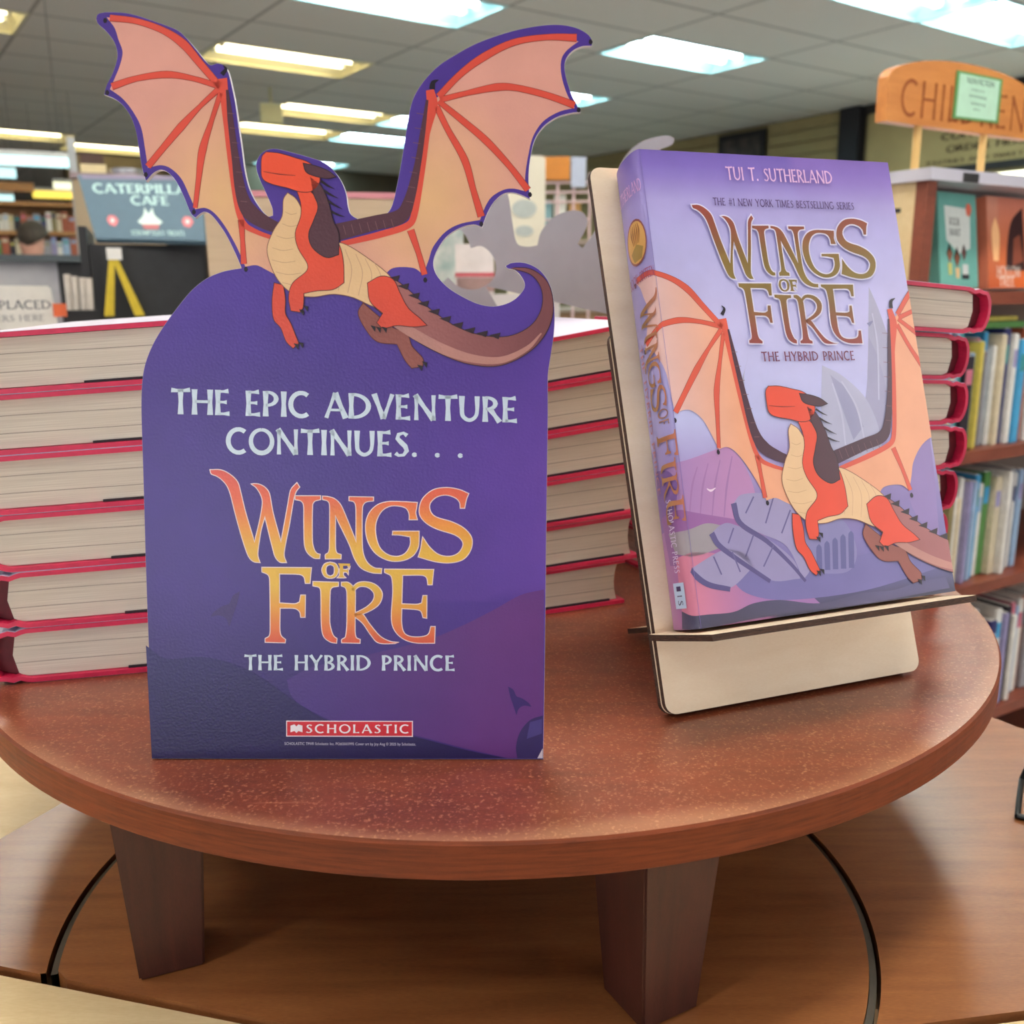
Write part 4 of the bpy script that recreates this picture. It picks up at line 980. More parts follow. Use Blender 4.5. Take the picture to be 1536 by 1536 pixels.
me = bpy.data.meshes.new('ceiling'); bm.to_mesh(me); bm.free()
struct(link('ceiling', me, m_ceil, None, Matrix.Translation((0, 0, ZC)) @ GM))
m_tray = {'c': mat('tray_cool', (208, 238, 240), .5, .02, 5), 'w': mat('tray_warm', (240, 234, 202), .5, .02, 5), 'h': mat('tray_white', (230, 232, 228), .5, .02, 5)}
TUBE = {'c': emat('tube_cool', (212, 246, 250), 26), 'w': emat('tube_warm', (255, 240, 190), 7), 'h': emat('tube_white', (255, 250, 240), 42)}
NAMES = {(4.93, 5.30): 'cool white ceiling light just above and right of the cutout wing tip', (2.49, 5.30): 'cool white ceiling light at the top edge above the cutout', (2.49, 7.13): 'warm cream ceiling light between the two cutout wings, nearest of the warm ones',
 (.05, 7.13): 'warm ceiling light cut by the left edge of the picture', (4.93, 3.47): 'cool ceiling light at the top right, left of the adjoining pair', (6.15, 3.47): 'cool ceiling light at the top right corner, right of the adjoining pair',
 (3.71, 8.96): 'warm ceiling light behind the exit box, between the wings', (4.93, 8.96): 'cool ceiling light touching the right wing from behind', (3.71, 10.18): 'dim warm ceiling light next to the left wing arm', (4.93, 10.18): 'long pale cool ceiling light above the head of the cutout',
 (4.93, 7.13): 'cool ceiling light peeping out right of the right wing', (1.27, 12.01): 'far warm ceiling light left of the left wing', (2.49, 12.62): 'far dim warm ceiling light just left of the left wing', (4.93, 12.62): 'farthest cool ceiling light, low above the dark band'}
hk = 0
for (i, j), t in cells.items():
    a = A_0 + i * TA; b = B_0 + j * TBt
    Mx = Matrix.Translation((0, 0, ZC)) @ GM @ Matrix.Translation((a + TA / 2, b + TBt / 2, 0))
    lab = None
    for (na_, nb_), s in NAMES.items():
        if abs(na_ - a) < .4 and abs(nb_ - b) < .25: lab = s
    if lab is None:
        hk += 1; lab = 'recessed ceiling light overhead out of view, row %d column %d' % (j, i)
    root = tag(empty('ceiling_light', mw=Mx), lab, 'ceiling light', 'recessed ceiling lights')
    bm = bmesh.new(); hx, hy = TA / 2, TBt / 2; D_ = .085
    lo = [(-hx, -hy), (hx, -hy), (hx, hy), (-hx, hy)]; hi = [(-hx + .06, -hy + .11), (hx - .06, -hy + .11), (hx - .06, hy - .11), (-hx + .06, hy - .11)]
    Lw = [bm.verts.new((x, y, .0)) for x, y in lo]; Hi = [bm.verts.new((x, y, D_)) for x, y in hi]
    for k in range(4): bm.faces.new((Lw[k], Lw[(k + 1) % 4], Hi[(k + 1) % 4], Hi[k]))
    bm.faces.new(Hi); 
    bmo('reflector', bm, m_tray[t], root)
    bm = bmesh.new()
    for x0, x1, y0, y1 in ((-hx, hx, -hy, -hy + .022), (-hx, hx, hy - .022, hy), (-hx, -hx + .022, -hy + .022, hy - .022), (hx - .022, hx, -hy + .022, hy - .022)): box(bm, x0, x1, y0, y1, -.006, .004)
    bmo('rim', bm, m_tray[t], root)
    for y in (-.09, .09):
        bm = bmesh.new(); cyl(bm, (-hx + .09, y, .045), (hx - .09, y, .045), .02, n=10)
        bmo('lamp_tube', bm, TUBE[t], root)
        for sx_ in (-1, 1): boxo('lamp_holder', (sx_ * (hx - .09) - .012, sx_ * (hx - .09) + .012, y - .03, y + .03, .02, .09), m_tray['h'], root)

# floor
m_floor = mat('carpet', (160, 152, 148), .95, .25, 220)
struct(boxo('floor', (A_0, A_0 + 17 * TA, B_0, B_0 + 54 * TBt, -.05, 0), m_floor, None, GM))
# right-hand wall (perpendicular to the ceiling grid)
AW = 8.45
m_wall = mat('tan_wall', (150, 136, 98), .8, .06, 6)
struct(boxo('wall_right', (AW, AW + .12, B_0, 21.6, 0, ZC), m_wall, None, GM))
m_back = mat('brown_wall', (112, 94, 66), .85, .1, 3)
struct(boxo('wall_back', (A_0, AW, 21.62, 21.75, 0, ZC), m_back, None, GM))
m_dark = mat('dark_soffit', (42, 38, 36), .8, .1, 4)
struct(boxo('trim_1', (2.6, AW - .01, 13.3, 13.6, ZC - .62, ZC - .005), mat('soffit_brown', (88, 78, 62), .8, .1, 4), None, GM))
# siding boards, post, picture and sign on the right wall
m_side = mat('tan_siding', (158, 142, 98), .75, .05, 8)
bm = bmesh.new(); z = 1.3
while z < ZC - .1:
    for b0, b1 in ((6.28, 7.2), (7.92, 12.8)):
        box(bm, AW - .035, AW - .006, b0, b1, z, z + .105)
    z += .12
struct(bmo('trim_2', bm, m_side, None, GM))
struct(boxo('trim_3', (AW - .12, AW - .002, 6.03, 6.26, 0, ZC - .01), mat('black_post', (26, 25, 32), .6, .1, 10), None, GM))
struct(boxo('trim_4', (AW - .05, AW - .002, 1.5, 6.02, 2.83 - .06, ZC - .004), m_dark, None, GM))
pic = tag(empty('framed_picture', mw=GM @ Matrix.Translation((AW - .04, 7.56, 2.15))), 'dark framed picture high on the tan siding wall above the upright book', 'picture')
boxo('picture_frame', (-.03, 0, -.33, .33, 0, .66), m_black, pic)
boxo('print', (-.034, -.0302, -.27, .27, .06, .60), mat('dark_picture', (40, 38, 48), .6, .5, 9, col2=(86, 76, 70)), pic)
sg = tag(empty('menu_board', mw=GM @ Matrix.Translation((AW - .01, 5.2, 2.2))), 'cream wall sign with dark lettering behind the arched wooden sign', 'sign')
m_cream = mat('cream_board', (168, 150, 104), .7, .05, 5)
boxo('panel', (-.04, 0, -1.9, .77, 0, .57), m_cream, sg)
boxo('frame_rail', (-.06, 0, -1.92, .79, -.06, 0), m_black, sg)
ta = Art()
DK = (60, 48, 34)
text(ta, 'COFFEE SHOP', (-.0, .235), (-.86, .235), (0, .055), DK, 1, 1.3)
text(ta, 'ORDER HERE', (-.06, .125), (-.80, .125), (0, .055), DK, 1, 1.3)
text(ta, 'PASTRIES AND SWEET TREATS', (.12, .03), (-1.1, .03), (0, .035), DK, 1, 1.2)
bm = bmesh.new(); ta.build(bm, lambda x, y: (Vector((-.0405, x, y)), Vector((-1, 0, 0))), eps=.002); art_obj('lettering', bm, m_flat, sg)

# display counter under the menu board, with a made-up glowing strip
lc = tag(empty('serving_counter', mw=GM @ Matrix.Translation((AW - .6, 4.6, 0))), 'white serving counter, glow strip added, below the cream wall sign, behind the arched wooden sign', 'counter')
boxo('counter_body', (-.4, .4, -1.6, 1.9, 0, 1.2), mat('counter_grey', (150, 150, 158), .6, .05, 5), lc)
boxo('glass_top', (-.4, .4, -1.6, 1.9, 1.2, 1.87), mat('counter_white', (196, 196, 204), .4, .05, 5), lc)
boxo('glow_strip', (-.44, -.4, -1.4, 1.2, 1.885, 1.985), emat('patch_glow', (255, 252, 220), 2.2), lc)  # glowing strip made up to give the bright patch behind the bookcase top

# ================================================================== bookcase at the right
BO = dep(1480, 690, 1.7); YB = R(31)
BM_ = Matrix.Translation((BO.x, BO.y, 0)) @ Matrix.Rotation(YB, 4, 'Z')
BI = BM_.inverted(); BNn = (BM_.to_3x3() @ Vector((0, 1, 0)))
def bl(x, y, off=0):
    p = BI @ hit(x, y, Vector((BO.x, BO.y, 0)) + BNn * off, BNn); return p.x, p.z
m_case = wood_mat('cherry_shelf', (104, 46, 30), (142, 72, 48), .45, (3, 20, 20), 5, .1)
m_caseback = mat('grey_back', (150, 136, 124), .8, .05, 8)
bc = tag(empty('bookcase', mw=BM_), 'cherry-edged bookcase full of children\'s books at the right, maple end panel', 'bookcase')
XL, XR = -.235, 1.15
bm = bmesh.new(); box(bm, XL, XL + .024, -.0, .02, 0, 1.278); bmo('side_edge', bm, m_case, bc)
bm = bmesh.new(); box(bm, XL, XL + .024, .0205, .34, 0, 1.278)
bmo('end_panel', bm, m_maple, bc)['label'] = 'pale maple end panel with black slots'
for zc in (1.237, 1.181, 1.12): boxo('slot', (XL - .0008, XL - .0001, .045, .15, zc - .0035, zc + .0035), m_black, bc)
boxo('side_panel', (XR, XR + .024, 0, .34, 0, 1.278), m_case, bc)
boxo('back_board', (XL + .024, XR, .32, .34, 0.02, 1.272), m_caseback, bc)
for z in (1.109, .833, .578, .302, .06):
    boxo('shelf', (XL + .0245, XR - .0005, .002, .319, z - .022, z), m_case, bc)
boxo('top_board', (XL - .01, XR + .03, -.012, .36, 1.2785, 1.297), mat('pale_top', (196, 194, 206), .25, .04, 8), bc)
boxo('plinth', (XL + .025, XR - .001, .03, .05, 0, .036), m_case, bc)
boxo('label_holder', (-.165, -.125, -.0135, -.0125, 1.279, 1.293), m_black, bc)

# face-out books on the top shelf
def loc_obj_root(name, x, y, z, tilt, yaw, label, cat, group=None):
    return tag(empty(name, mw=BM_ @ Matrix.Translation((x, y, z)) @ Matrix.Rotation(yaw, 4, 'Z') @ Matrix.Rotation(tilt, 4, 'X')), label, cat, group)
def faceout(x0, w, h, th, y, yaw, label, cover_c, extra):
    r = loc_obj_root('picture_book', x0, y, 1.1098 + th * .145, R(-8), yaw, label, 'book', 'face-out books on the top shelf')
    a = Art(); extra(a, w, h)
    bm = bmesh.new(); cl = bm.verts.layers.float_color.new('Col'); box(bm, 0, w, 0, th, 0, h, .001)
    for v in bm.verts: v[cl] = L(cover_c)
    a.build(bm, lambda x, y: (Vector((x, -.0003, y)), Vector((0, -1, 0))), eps=.0001)
    # spine marks sit on the x=0 side
    art_obj('cover', bm, m_flat, r)
    boxo('page_block', (.002, w + .0008, .002, th - .002, -.0006, h + .0006), mat('white_pages', (222, 218, 208), .85, .05, 200), r)
    return r
def head(a, x, y, s, skin, l=3):
    a.poly([(x - .006 * s, y), (x, y + .011 * s), (x + .006 * s, y), (x, y - .010 * s)], (40, 26, 22), l, n=4)
    a.poly([(x - .0045 * s, y - .001), (x, y + .005 * s), (x + .0045 * s, y - .001), (x, y - .010 * s)], skin, l + 1, n=4)
def teal(a, w, h):
    TEAL = (112, 178, 166)
    a.poly([(.018, h * .86), (w * .82, h * .84), (w * .80, h * .42), (w * .5, h * .36), (.022, h * .5)], (222, 230, 224), 1, smooth=False)
    text(a, 'BOOK', (.032, h * .66), (.064, h * .655), (0, .013), (70, 80, 78), 2, .9); text(a, 'SMART', (.030, h * .55), (.066, h * .545), (0, .012), (70, 80, 78), 2, .9)
    a.poly([(w * .78 + .009 * math.cos(i), h * .83 + .012 * math.sin(i)) for i in (0, 1, 2, 3, 4, 5)], (222, 112, 88), 3)
    head(a, .03, h * .36, 1.6, (150, 96, 72)); head(a, .052, h * .32, 1.7, (132, 82, 62), 5); head(a, .074, h * .37, 1.4, (110, 74, 70))
    a.poly([(.024, h * .26), (.036, h * .26), (.036, h * .14), (.026, h * .13)], (206, 204, 120), 3); a.poly([(.046, h * .21), (.060, h * .21), (.058, h * .10), (.048, h * .10)], (226, 190, 140), 3)
    a.poly([(.068, h * .25), (.086, h * .25), (.086, h * .12), (.068, h * .13)], (206, 210, 208), 3); a.poly([(.066, h * .14), (.088, h * .14), (.088, h * .09), (.066, h * .09)], (40, 40, 46), 4)
xa, za = bl(1417, 419, .05); xb, _ = bl(1484, 430, .05)
t1 = faceout(-.136, .118, .158, .040, .030, R(4), 'teal face-out picture book with three cartoon children, top shelf of the bookcase', (112, 178, 166), teal)
def orange(a, w, h):
    a.poly([(0.001, 0.001, 1), (w - .001, .001, 1), (w - .001, h - .001, 1), (.001, h - .001, 1)], lambda x, y: mixc((196, 92, 48), (214, 150, 128), y / h) if x < w * .3 else mixc((216, 104, 44), (206, 128, 108), y / h), 1, smooth=False, step=.01)
    a.poly([(.014, h * .62), (.026, h * .78), (.038, h * .6), (.034, h * .3), (.018, h * .3)], (250, 196, 140), 2)
    a.poly([(w * .45, h * .2), (w * .5, h * .5), (w * .62, h * .75), (w * .9, h * .9), (w * .95, h * .2)], (58, 26, 26), 2)
    a.poly([(w * .62, h * .25), (w * .66, h * .55), (w * .82, h * .6), (w * .9, h * .3)], (140, 74, 54), 3)
    text(a, 'HOLLOW', (w * .22, h * .12), (w * .82, h * .12), (0, .020), (236, 226, 214), 4, .8)
    text(a, 'TREE', (w * .26, h * .02), (w * .66, h * .02), (0, .016), (236, 226, 214), 4, .8)
faceout(-.006, .125, .158, .03, .028, R(2), 'orange face-out novel with a dark-haired figure, beside the teal book on the top shelf', (206, 120, 92), orange)
bmx = bmesh.new()
# other upright books behind: thin dark red and cream spines left of the teal one
PAL = {'white': (226, 224, 218), 'cream': (212, 200, 172), 'pale blue': (150, 176, 206), 'dark': (34, 28, 40), 'sky blue': (70, 160, 206), 'navy': (44, 48, 104), 'yellow': (206, 190, 90), 'grey': (150, 150, 156), 'olive': (134, 124, 84), 'pink': (200, 110, 130), 'teal': (60, 140, 140), 'lilac': (150, 144, 184), 'green': (84, 138, 70), 'rust': (164, 84, 56)}
book_mesh_cache = {}
def shelf_book(x, w, h, d, z, colname, label, group, lean=0, M0=None, y=.02):
    c = PAL[colname]; mt = mat('bookcloth_' + colname.replace(' ', '_'), c, .5, .12, 60)
    r = tag(empty('shelf_book', mw=(M0 or BM_) @ Matrix.Translation((x, y, z + .0006)) @ Matrix.Rotation(lean, 4, 'Y')), label, 'book', group)
    bm = bmesh.new(); box(bm, 0, w, 0, d, 0, h, min(.0015, w * .2))
    if w > .014:
        box(bm, w * .15, w * .85, -.0006, .002, h * .70, h * .86, mi=1)
    alt = random.choice([k for k in PAL if k != colname])
    bmo('cover', bm, [mt, mat('bookcloth_' + alt.replace(' ', '_'), PAL[alt], .5, .12, 60)], r)
    boxo('page_block', (w * .15, w * .85, .004, d + .001, .004, h + .001), mat('white_pages', (222, 218, 208), .85, .05, 200), r)
    return r
ordn = ['first', 'second', 'third', 'fourth', 'fifth', 'sixth', 'seventh', 'eighth', 'ninth', 'tenth', 'eleventh', 'twelfth', 'thirteenth', 'fourteenth', 'fifteenth', 'sixteenth', 'seventeenth', 'eighteenth', 'nineteenth', 'twentieth', 'twenty-first', 'twenty-second', 'twenty-third', 'twenty-fourth', 'twenty-fifth', 'twenty-sixth', 'twenty-seventh', 'twenty-eighth']
def fill(z, name, specs, x0, group):
    x = x0
    for k, (w, h, c) in enumerate(specs):
        shelf_book(x, w, h, .17, z, c, '%s upright book, %s from the left on the %s shelf of the right bookcase' % (c, ordn[k], name), group, y=.012 + random.random() * .03)
        x += w + .0012
fill(.833, 'second', [(.02, .20, 'cream'), (.025, .205, 'grey'), (.03, .20, 'white'), (.014, .21, 'lilac'), (.016, .19, 'cream'), (.012, .205, 'pale blue'), (.018, .21, 'teal'), (.026, .165, 'dark'), (.008, .17, 'pale blue'), (.010, .19, 'yellow'), (.008, .195, 'pink'), (.016, .175, 'white'), (.006, .17, 'grey'), (.012, .205, 'sky blue'), (.010, .18, 'white'), (.014, .20, 'cream'), (.02, .21, 'navy'), (.015, .2, 'white'), (.02, .19, 'sky blue'), (.025, .21, 'rust'), (.02, .2, 'white'), (.014, .2, 'lilac'), (.018, .19, 'cream'), (.016, .2, 'navy'), (.02, .2, 'white')], -.205, 'books on the second shelf')
fill(.578, 'third', [(.02, .19, 'white'), (.02, .185, 'cream'), (.018, .18, 'white'), (.016, .14, 'white'), (.022, .175, 'sky blue'), (.008, .145, 'grey'), (.014, .19, 'navy'), (.007, .20, 'white'), (.014, .18, 'olive'), (.008, .17, 'white'), (.012, .165, 'cream'), (.014, .20, 'white'), (.010, .195, 'lilac'), (.012, .19, 'dark'), (.014, .19, 'pale blue'), (.016, .2, 'sky blue'), (.02, .18, 'white'), (.02, .2, 'green'), (.02, .19, 'cream'), (.012, .2, 'white'), (.016, .185, 'lilac'), (.014, .2, 'grey'), (.018, .19, 'white'), (.016, .195, 'pale blue')], -.205, 'books on the third shelf')
fill(.302, 'fourth', [(.03, .19, 'white'), (.03, .2, 'cream'), (.03, .19, 'grey'), (.03, .2, 'white'), (.03, .19, 'lilac'), (.03, .2, 'white'), (.02, .19, 'lilac'), (.012, .17, 'white'), (.014, .2, 'dark'), (.012, .18, 'white'), (.016, .2, 'pale blue'), (.014, .19, 'pink'), (.02, .2, 'white'), (.02, .18, 'navy'), (.02, .2, 'white'), (.012, .19, 'lilac'), (.014, .2, 'dark'), (.012, .18, 'white'), (.016, .2, 'pink'), (.014, .19, 'pale blue'), (.02, .2, 'white'), (.016, .2, 'rust'), (.02, .19, 'grey'), (.02, .2, 'white')], -.205, 'books on the fourth shelf')
# books lying flat across the tops
x, z = -.10, 1.044
tag(boxo('flat_book', (-.10, .12, .03, .16, .8345 + .2105, .8345 + .2215), mat('bookcloth_green', PAL['green'], .5, .12, 60), None, BM_, .001), 'green thin book lying flat across the upright books on the second shelf', 'book')
tag(boxo('flat_book', (-.10, .13, .05, .17, .8345 + .2220, .8345 + .2300), mat('bookcloth_yellow', PAL['yellow'], .5, .12, 60), None, BM_, .001), 'yellow-green thin book on top of the flat green book, second shelf', 'book')
tag(boxo('flat_book', (-.17, -.08, .04, .16, .578 + .1915, .578 + .2035), mat('bookcloth_rust', PAL['rust'], .5, .12, 60), None, BM_, .001), 'rust-coloured book lying flat on the uprights of the third shelf', 'book')

# arched wooden sign above the bookcase
m_sign = wood_mat('honey_wood', (176, 104, 40), (214, 142, 68), .45, (2, 14, 14), 4, .15)
AS = tag(empty('arched_sign', mw=BM_ @ Matrix.Translation((-.13, .02, 1.2972))), 'honey-wood arched sign with carved lettering on two dowels above the bookcase', 'sign')
bm = bmesh.new()
hw = .19; zb = 1.362 - 1.2972; zs = 1.423 - 1.2972; zk = 1.462 - 1.2972
pts = [(-hw, zb), (hw, zb), (hw, zs)] + [(hw * math.cos(R(a)) * 1.0, zs + (zk - zs) * math.sin(R(a))) for a in range(8, 180, 8)] + [(-hw, zs)]
prism(bm, pts, lambda p: Vector((p[0], 0, p[1])), lambda p: Vector((p[0], .02, p[1])))
bmo('sign_board', bm, m_sign, AS)
for x in (-.1, .07):
    bm = bmesh.new(); cyl(bm, (x, .01, 0), (x, .01, zb + .003), .0062, n=14); bmo('dowel', bm, mat('pale_dowel', (214, 176, 110), .5, .06, 30), AS)
a = Art(); text(a, 'CHILDREN', (-.160, zb + .010), (.165, zb + .010), (0, .054), (146, 78, 34), 1, .7, .14)
bm = bmesh.new(); a.build(bm, lambda x, y: (Vector((x, -.0004, y)), Vector((0, -1, 0))), eps=.0001); art_obj('carved_lettering', bm, m_flat, AS)
# paper note taped to it
pt = tag(empty('paper_notice', mw=BM_ @ Matrix.Translation((-.13, .02, 1.2972))), 'mint paper notice with green border taped on the arched wooden sign', 'notice')
q = [BI @ hit(px_, py_, (BM_ @ Vector((0, .017, 0))), BNn) for px_, py_ in ((1437, 105), (1505, 119), (1498, 185), (1430, 177))]
q = [(p.x + .13, p.z - 1.2972) for p in q]
def lerpq(u, v):
    a_ = Vector(q[0]).lerp(Vector(q[1]), u); b_ = Vector(q[3]).lerp(Vector(q[2]), u); return a_.lerp(b_, v)
a = Art()
a.raw([[lerpq(u, v) for u, v in ((0, 0), (1, 0), (1, 1), (0, 1))]], (96, 150, 88), 1)
a.raw([[lerpq(u, v) for u, v in ((.06, .05), (.94, .05), (.94, .95), (.06, .95))]], (182, 222, 196), 2)
def nt_(s, u0, u1, v, h): text(a, s, lerpq(u0, v), lerpq(u1, v), (0, h), (50, 70, 60), 3, 1.0)
nt_('NON-FICTION', .22, .82, .22, .0085)
small_text(a, 'nature', tuple(lerpq(.34, .36)), tuple(lerpq(.62, .37)), (0, .0035), (60, 84, 74), 3)
small_text(a, 'animals', tuple(lerpq(.30, .50)), tuple(lerpq(.68, .52)), (0, .005), (50, 74, 64), 3)
small_text(a, 'history', tuple(lerpq(.36, .66)), tuple(lerpq(.68, .67)), (0, .005), (50, 74, 64), 3)
small_text(a, 'art', tuple(lerpq(.42, .78)), tuple(lerpq(.56, .78)), (0, .004), (60, 84, 74), 3)
bm = bmesh.new(); cl = bm.verts.layers.float_color.new('Col')
prism(bm, [tuple(v) for v in q], lambda p: Vector((p[0], -.0020, p[1])), lambda p: Vector((p[0], -.0008, p[1])))
for v in bm.verts: v[cl] = L((96, 150, 88))
a.build(bm, lambda x, y: (Vector((x, -.0021, y)), Vector((0, -1, 0))), eps=.0001); art_obj('sheet', bm, m_flat, pt)

# ================================================================== far left: café area
def facing(px_, py_, D, zbase=None):
    """matrix at that point, x to the right and y away from the camera (level)"""
    p = dep(px_, py_, D); d = Vector((p.x, p.y, 0)).normalized()
    m_ = Matrix((Vector((d.y, -d.x, 0)), d, Vector((0, 0, 1)))).transposed().to_4x4()
    m_.translation = Vector((p.x, p.y, 0 if zbase is None else zbase)); return m_
def zat(y_, D): return dep(768, y_, D).z
def wpx(n_, D): return n_ * D / F
# black magazine rack with slanted café poster
D1 = 2.2
c0 = dep(143, 358, D1); c1 = dep(308, 361, D1 - .02); c2_ = dep(262, 262, D1 + .16); c3_ = dep(116, 262, D1 + .16)
ex = (c1 - c0).normalized(); ez0 = (c3_ - c0); 
poster = tag(empty('cafe_poster', mw=Matrix.Translation(c0)), 'slanted slate-blue café poster with pale lettering on the black rack at the left', 'poster')
PI_ = Matrix.Translation(-c0)
_n = (c1 - c0).cross(c3_ - c0); c2_ = hit(300, 264, c0, _n); c2_ = c3_ + (c1 - c0) * ((c2_ - c3_).length / (c1 - c0).length)
def qd(u, v): return (c0.lerp(c1, u)).lerp(c3_.lerp(c2_, u), v) - c0
nrm = (c1 - c0).cross(c3_ - c0).normalized(); nrm = -nrm if nrm.dot(FW) > 0 else nrm
bm = bmesh.new(); cl = bm.verts.layers.float_color.new('Col')
prism(bm, [(0, 0), (1, 0), (1, 1), (0, 1)], lambda p: qd(*p), lambda p: qd(*p) - nrm * .012)
for v in bm.verts: v[cl] = L((72, 96, 112))
a = Art(); SL = (176, 210, 208)
text(a, 'CATERPILLAR', (.10, .70), (.97, .70), (0, .15), SL, 1, 1.2); text(a, 'CAFE', (.40, .52), (.72, .52), (0, .14), SL, 1, 1.2)
for cx in (.2, .86): a.poly([(cx + .05 * math.cos(i), .27 + .09 * math.sin(i)) for i in (0, 1, 2, 3, 4, 5)], (196, 110, 116), 1); a.poly([(cx + .02 * math.cos(i), .27 + .04 * math.sin(i)) for i in (0, 1.5, 3, 4.5)], (226, 220, 220), 2)
a.poly([(.42, .26), (.48, .36), (.5, .48), (.53, .38), (.57, .48), (.58, .36), (.64, .26), (.6, .22), (.46, .22)], (200, 220, 214), 1)
a.poly([(.45, .22), (.61, .22), (.59, .15), (.47, .15)], (170, 100, 104), 2)
text(a, 'SCRUMPTIOUS TREATS', (.34, .06), (.82, .06), (0, .07), SL, 1, 1)
a.poly([(.03, .93), (.97, .93), (.97, .99), (.03, .99)], (120, 110, 132), 1, smooth=False)
a.build(bm, lambda x, y: (qd(x, y) + nrm * .0006, nrm), eps=.0003); art_obj('printed_board', bm, m_flat, poster)
RM = facing(225, 400, 2.22)
rk = tag(empty('magazine_rack', mw=RM), 'black floor-standing rack under the slanted café poster', 'rack')
hw = wpx(82, 2.22)
boxo('rack_body', (-hw, hw, .02, .32, 0, zat(364, 2.22)), m_black, rk)
boxo('front_panel', (-hw * .82, hw * .92, .0, .018, .2, zat(372, 2.2)), mat('soft_black', (28, 30, 34), .6, .3, 30), rk)
boxo('side_fin', (-hw * 1.16, -hw * 1.02, .02, .36, 0, zat(338, 2.22)), m_black, rk)
# yellow strap with white tag hanging on it
YS = tag(empty('yellow_strap', mw=facing(175, 420, 2.17, zat(384, 2.17))), 'yellow forked strap with white tag hanging on the black rack front', 'strap')
m_y = mat('yellow_webbing', (196, 172, 44), .6, .1, 60)
for x0, x1, y1_ in ((-.006, -.024, -.13), (.0, .042, -.13)):
    bm = bmesh.new(); prism(bm, [(x0 - .006, 0), (x0 + .006, 0), (x1 + .012, y1_), (x1 - .010, y1_)], lambda p: Vector((p[0], 0, p[1])), lambda p: Vector((p[0], .003, p[1])))
    bmo('strap_band', bm, m_y, YS)
boxo('tag', (-.016, .016, -.003, .0, -.004, .022), mat('white_tag', (220, 218, 214), .6, .05, 60), YS)
# pale rolled papers in a dark bin
bn = tag(empty('paper_bin', mw=facing(120, 440, 2.0)), 'dark bin beside the rack holding pale rolled papers', 'bin')
boxo('bin_body', (-.035, .03, .0, .06, 0, zat(462, 2.0)), m_black, bn)
for k, (x, y_) in enumerate(((103, 408), (113, 411), (124, 413), (133, 414))):
    rl = tag(empty('paper_roll', mw=facing(x, 440, 2.03, zat(466, 2.0))), '%s pale paper roll from the left standing in the dark bin' % ordn[k], 'paper roll', 'paper rolls in the dark bin')
    bm = bmesh.new(); cyl(bm, (0, 0, .001), (.001 * k, 0, zat(y_, 2.03) - zat(466, 2.0)), .0068, n=14); bmo('sheet', bm, mat('pale_paper', (196, 188, 178), .8, .1, 40), rl)
# counter with glass case
ct_ = tag(empty('cafe_counter', mw=facing(40, 400, 2.8)), 'dark counter with a glass-fronted grey case at the left edge', 'counter')
boxo('counter_top', (-1.0, wpx(92, 2.8), 0, .38, zat(383, 2.8) - .01, zat(378, 2.8)), mat('slate_top', (66, 74, 78), .4, .1, 10), ct_)
boxo('case_front', (-1.0, wpx(42, 2.8), .02, .36, .0, zat(384, 2.8) - .006), mat('case_grey', (132, 132, 142), .35, .25, 5, col2=(170, 168, 170)), ct_)
boxo('case_end', (wpx(43, 2.8), wpx(90, 2.8), .02, .36, 0, zat(384, 2.8) - .006), m_black, ct_)
# white notice card reading ... PLACED
pc = tag(empty('notice_card', mw=facing(20, 450, 1.5, zat(520, 1.5))), 'white notice card with grey capitals standing behind the left book stack', 'sign')
x1 = wpx(58, 1.5); zt = zat(425, 1.5) - zat(520, 1.5)
bm = bmesh.new(); cl = bm.verts.layers.float_color.new('Col')
prism(bm, [(-.12, 0), (x1 + .002, 0), (x1 - .006, zt - .004), (x1 - .01, zt), (-.12, zt + .002)], lambda p: Vector((p[0], 0, p[1])), lambda p: Vector((p[0], .003, p[1])))
for v in bm.verts: v[cl] = L((214, 212, 206))
a = Art(); zl = zat(460, 1.5) - zat(520, 1.5)
text(a, 'BE PLACED', (-.052, zl), (x1 - .008, zl), (0, .0135), (112, 114, 122), 1, .9); text(a, 'ORDERS HERE', (-.06, zl - .019), (x1 - .02, zl - .019), (0, .010), (150, 150, 154), 1, .9)
a.build(bm, lambda x, y: (Vector((x, -.0004, y)), Vector((0, -1, 0))), eps=.0002); art_obj('card', bm, m_flat, pc)
boxo('orange_patch', (x1 - .006, x1 + .014, -.002, -.0006, zat(472, 1.5) - zat(520, 1.5), zat(452, 1.5) - zat(520, 1.5)), mat('orange_sticker', (206, 96, 56), .6, .05, 60), pc)
pst = tag(empty('side_table', mw=facing(20, 450, 1.5)), 'plain grey side table behind the left book stack', 'table')
boxo('tabletop', (-.18, .08, -.06, .2, zat(520, 1.5) - .02, zat(520, 1.5) - .0005), m_caseback, pst)
for sx_, sy_ in ((-.16, -.04), (.06, -.04), (-.16, .18), (.06, .18)): boxo('leg', (sx_ - .01, sx_ + .01, sy_ - .01, sy_ + .01, 0, zat(520, 1.5) - .0205), m_black, pst)
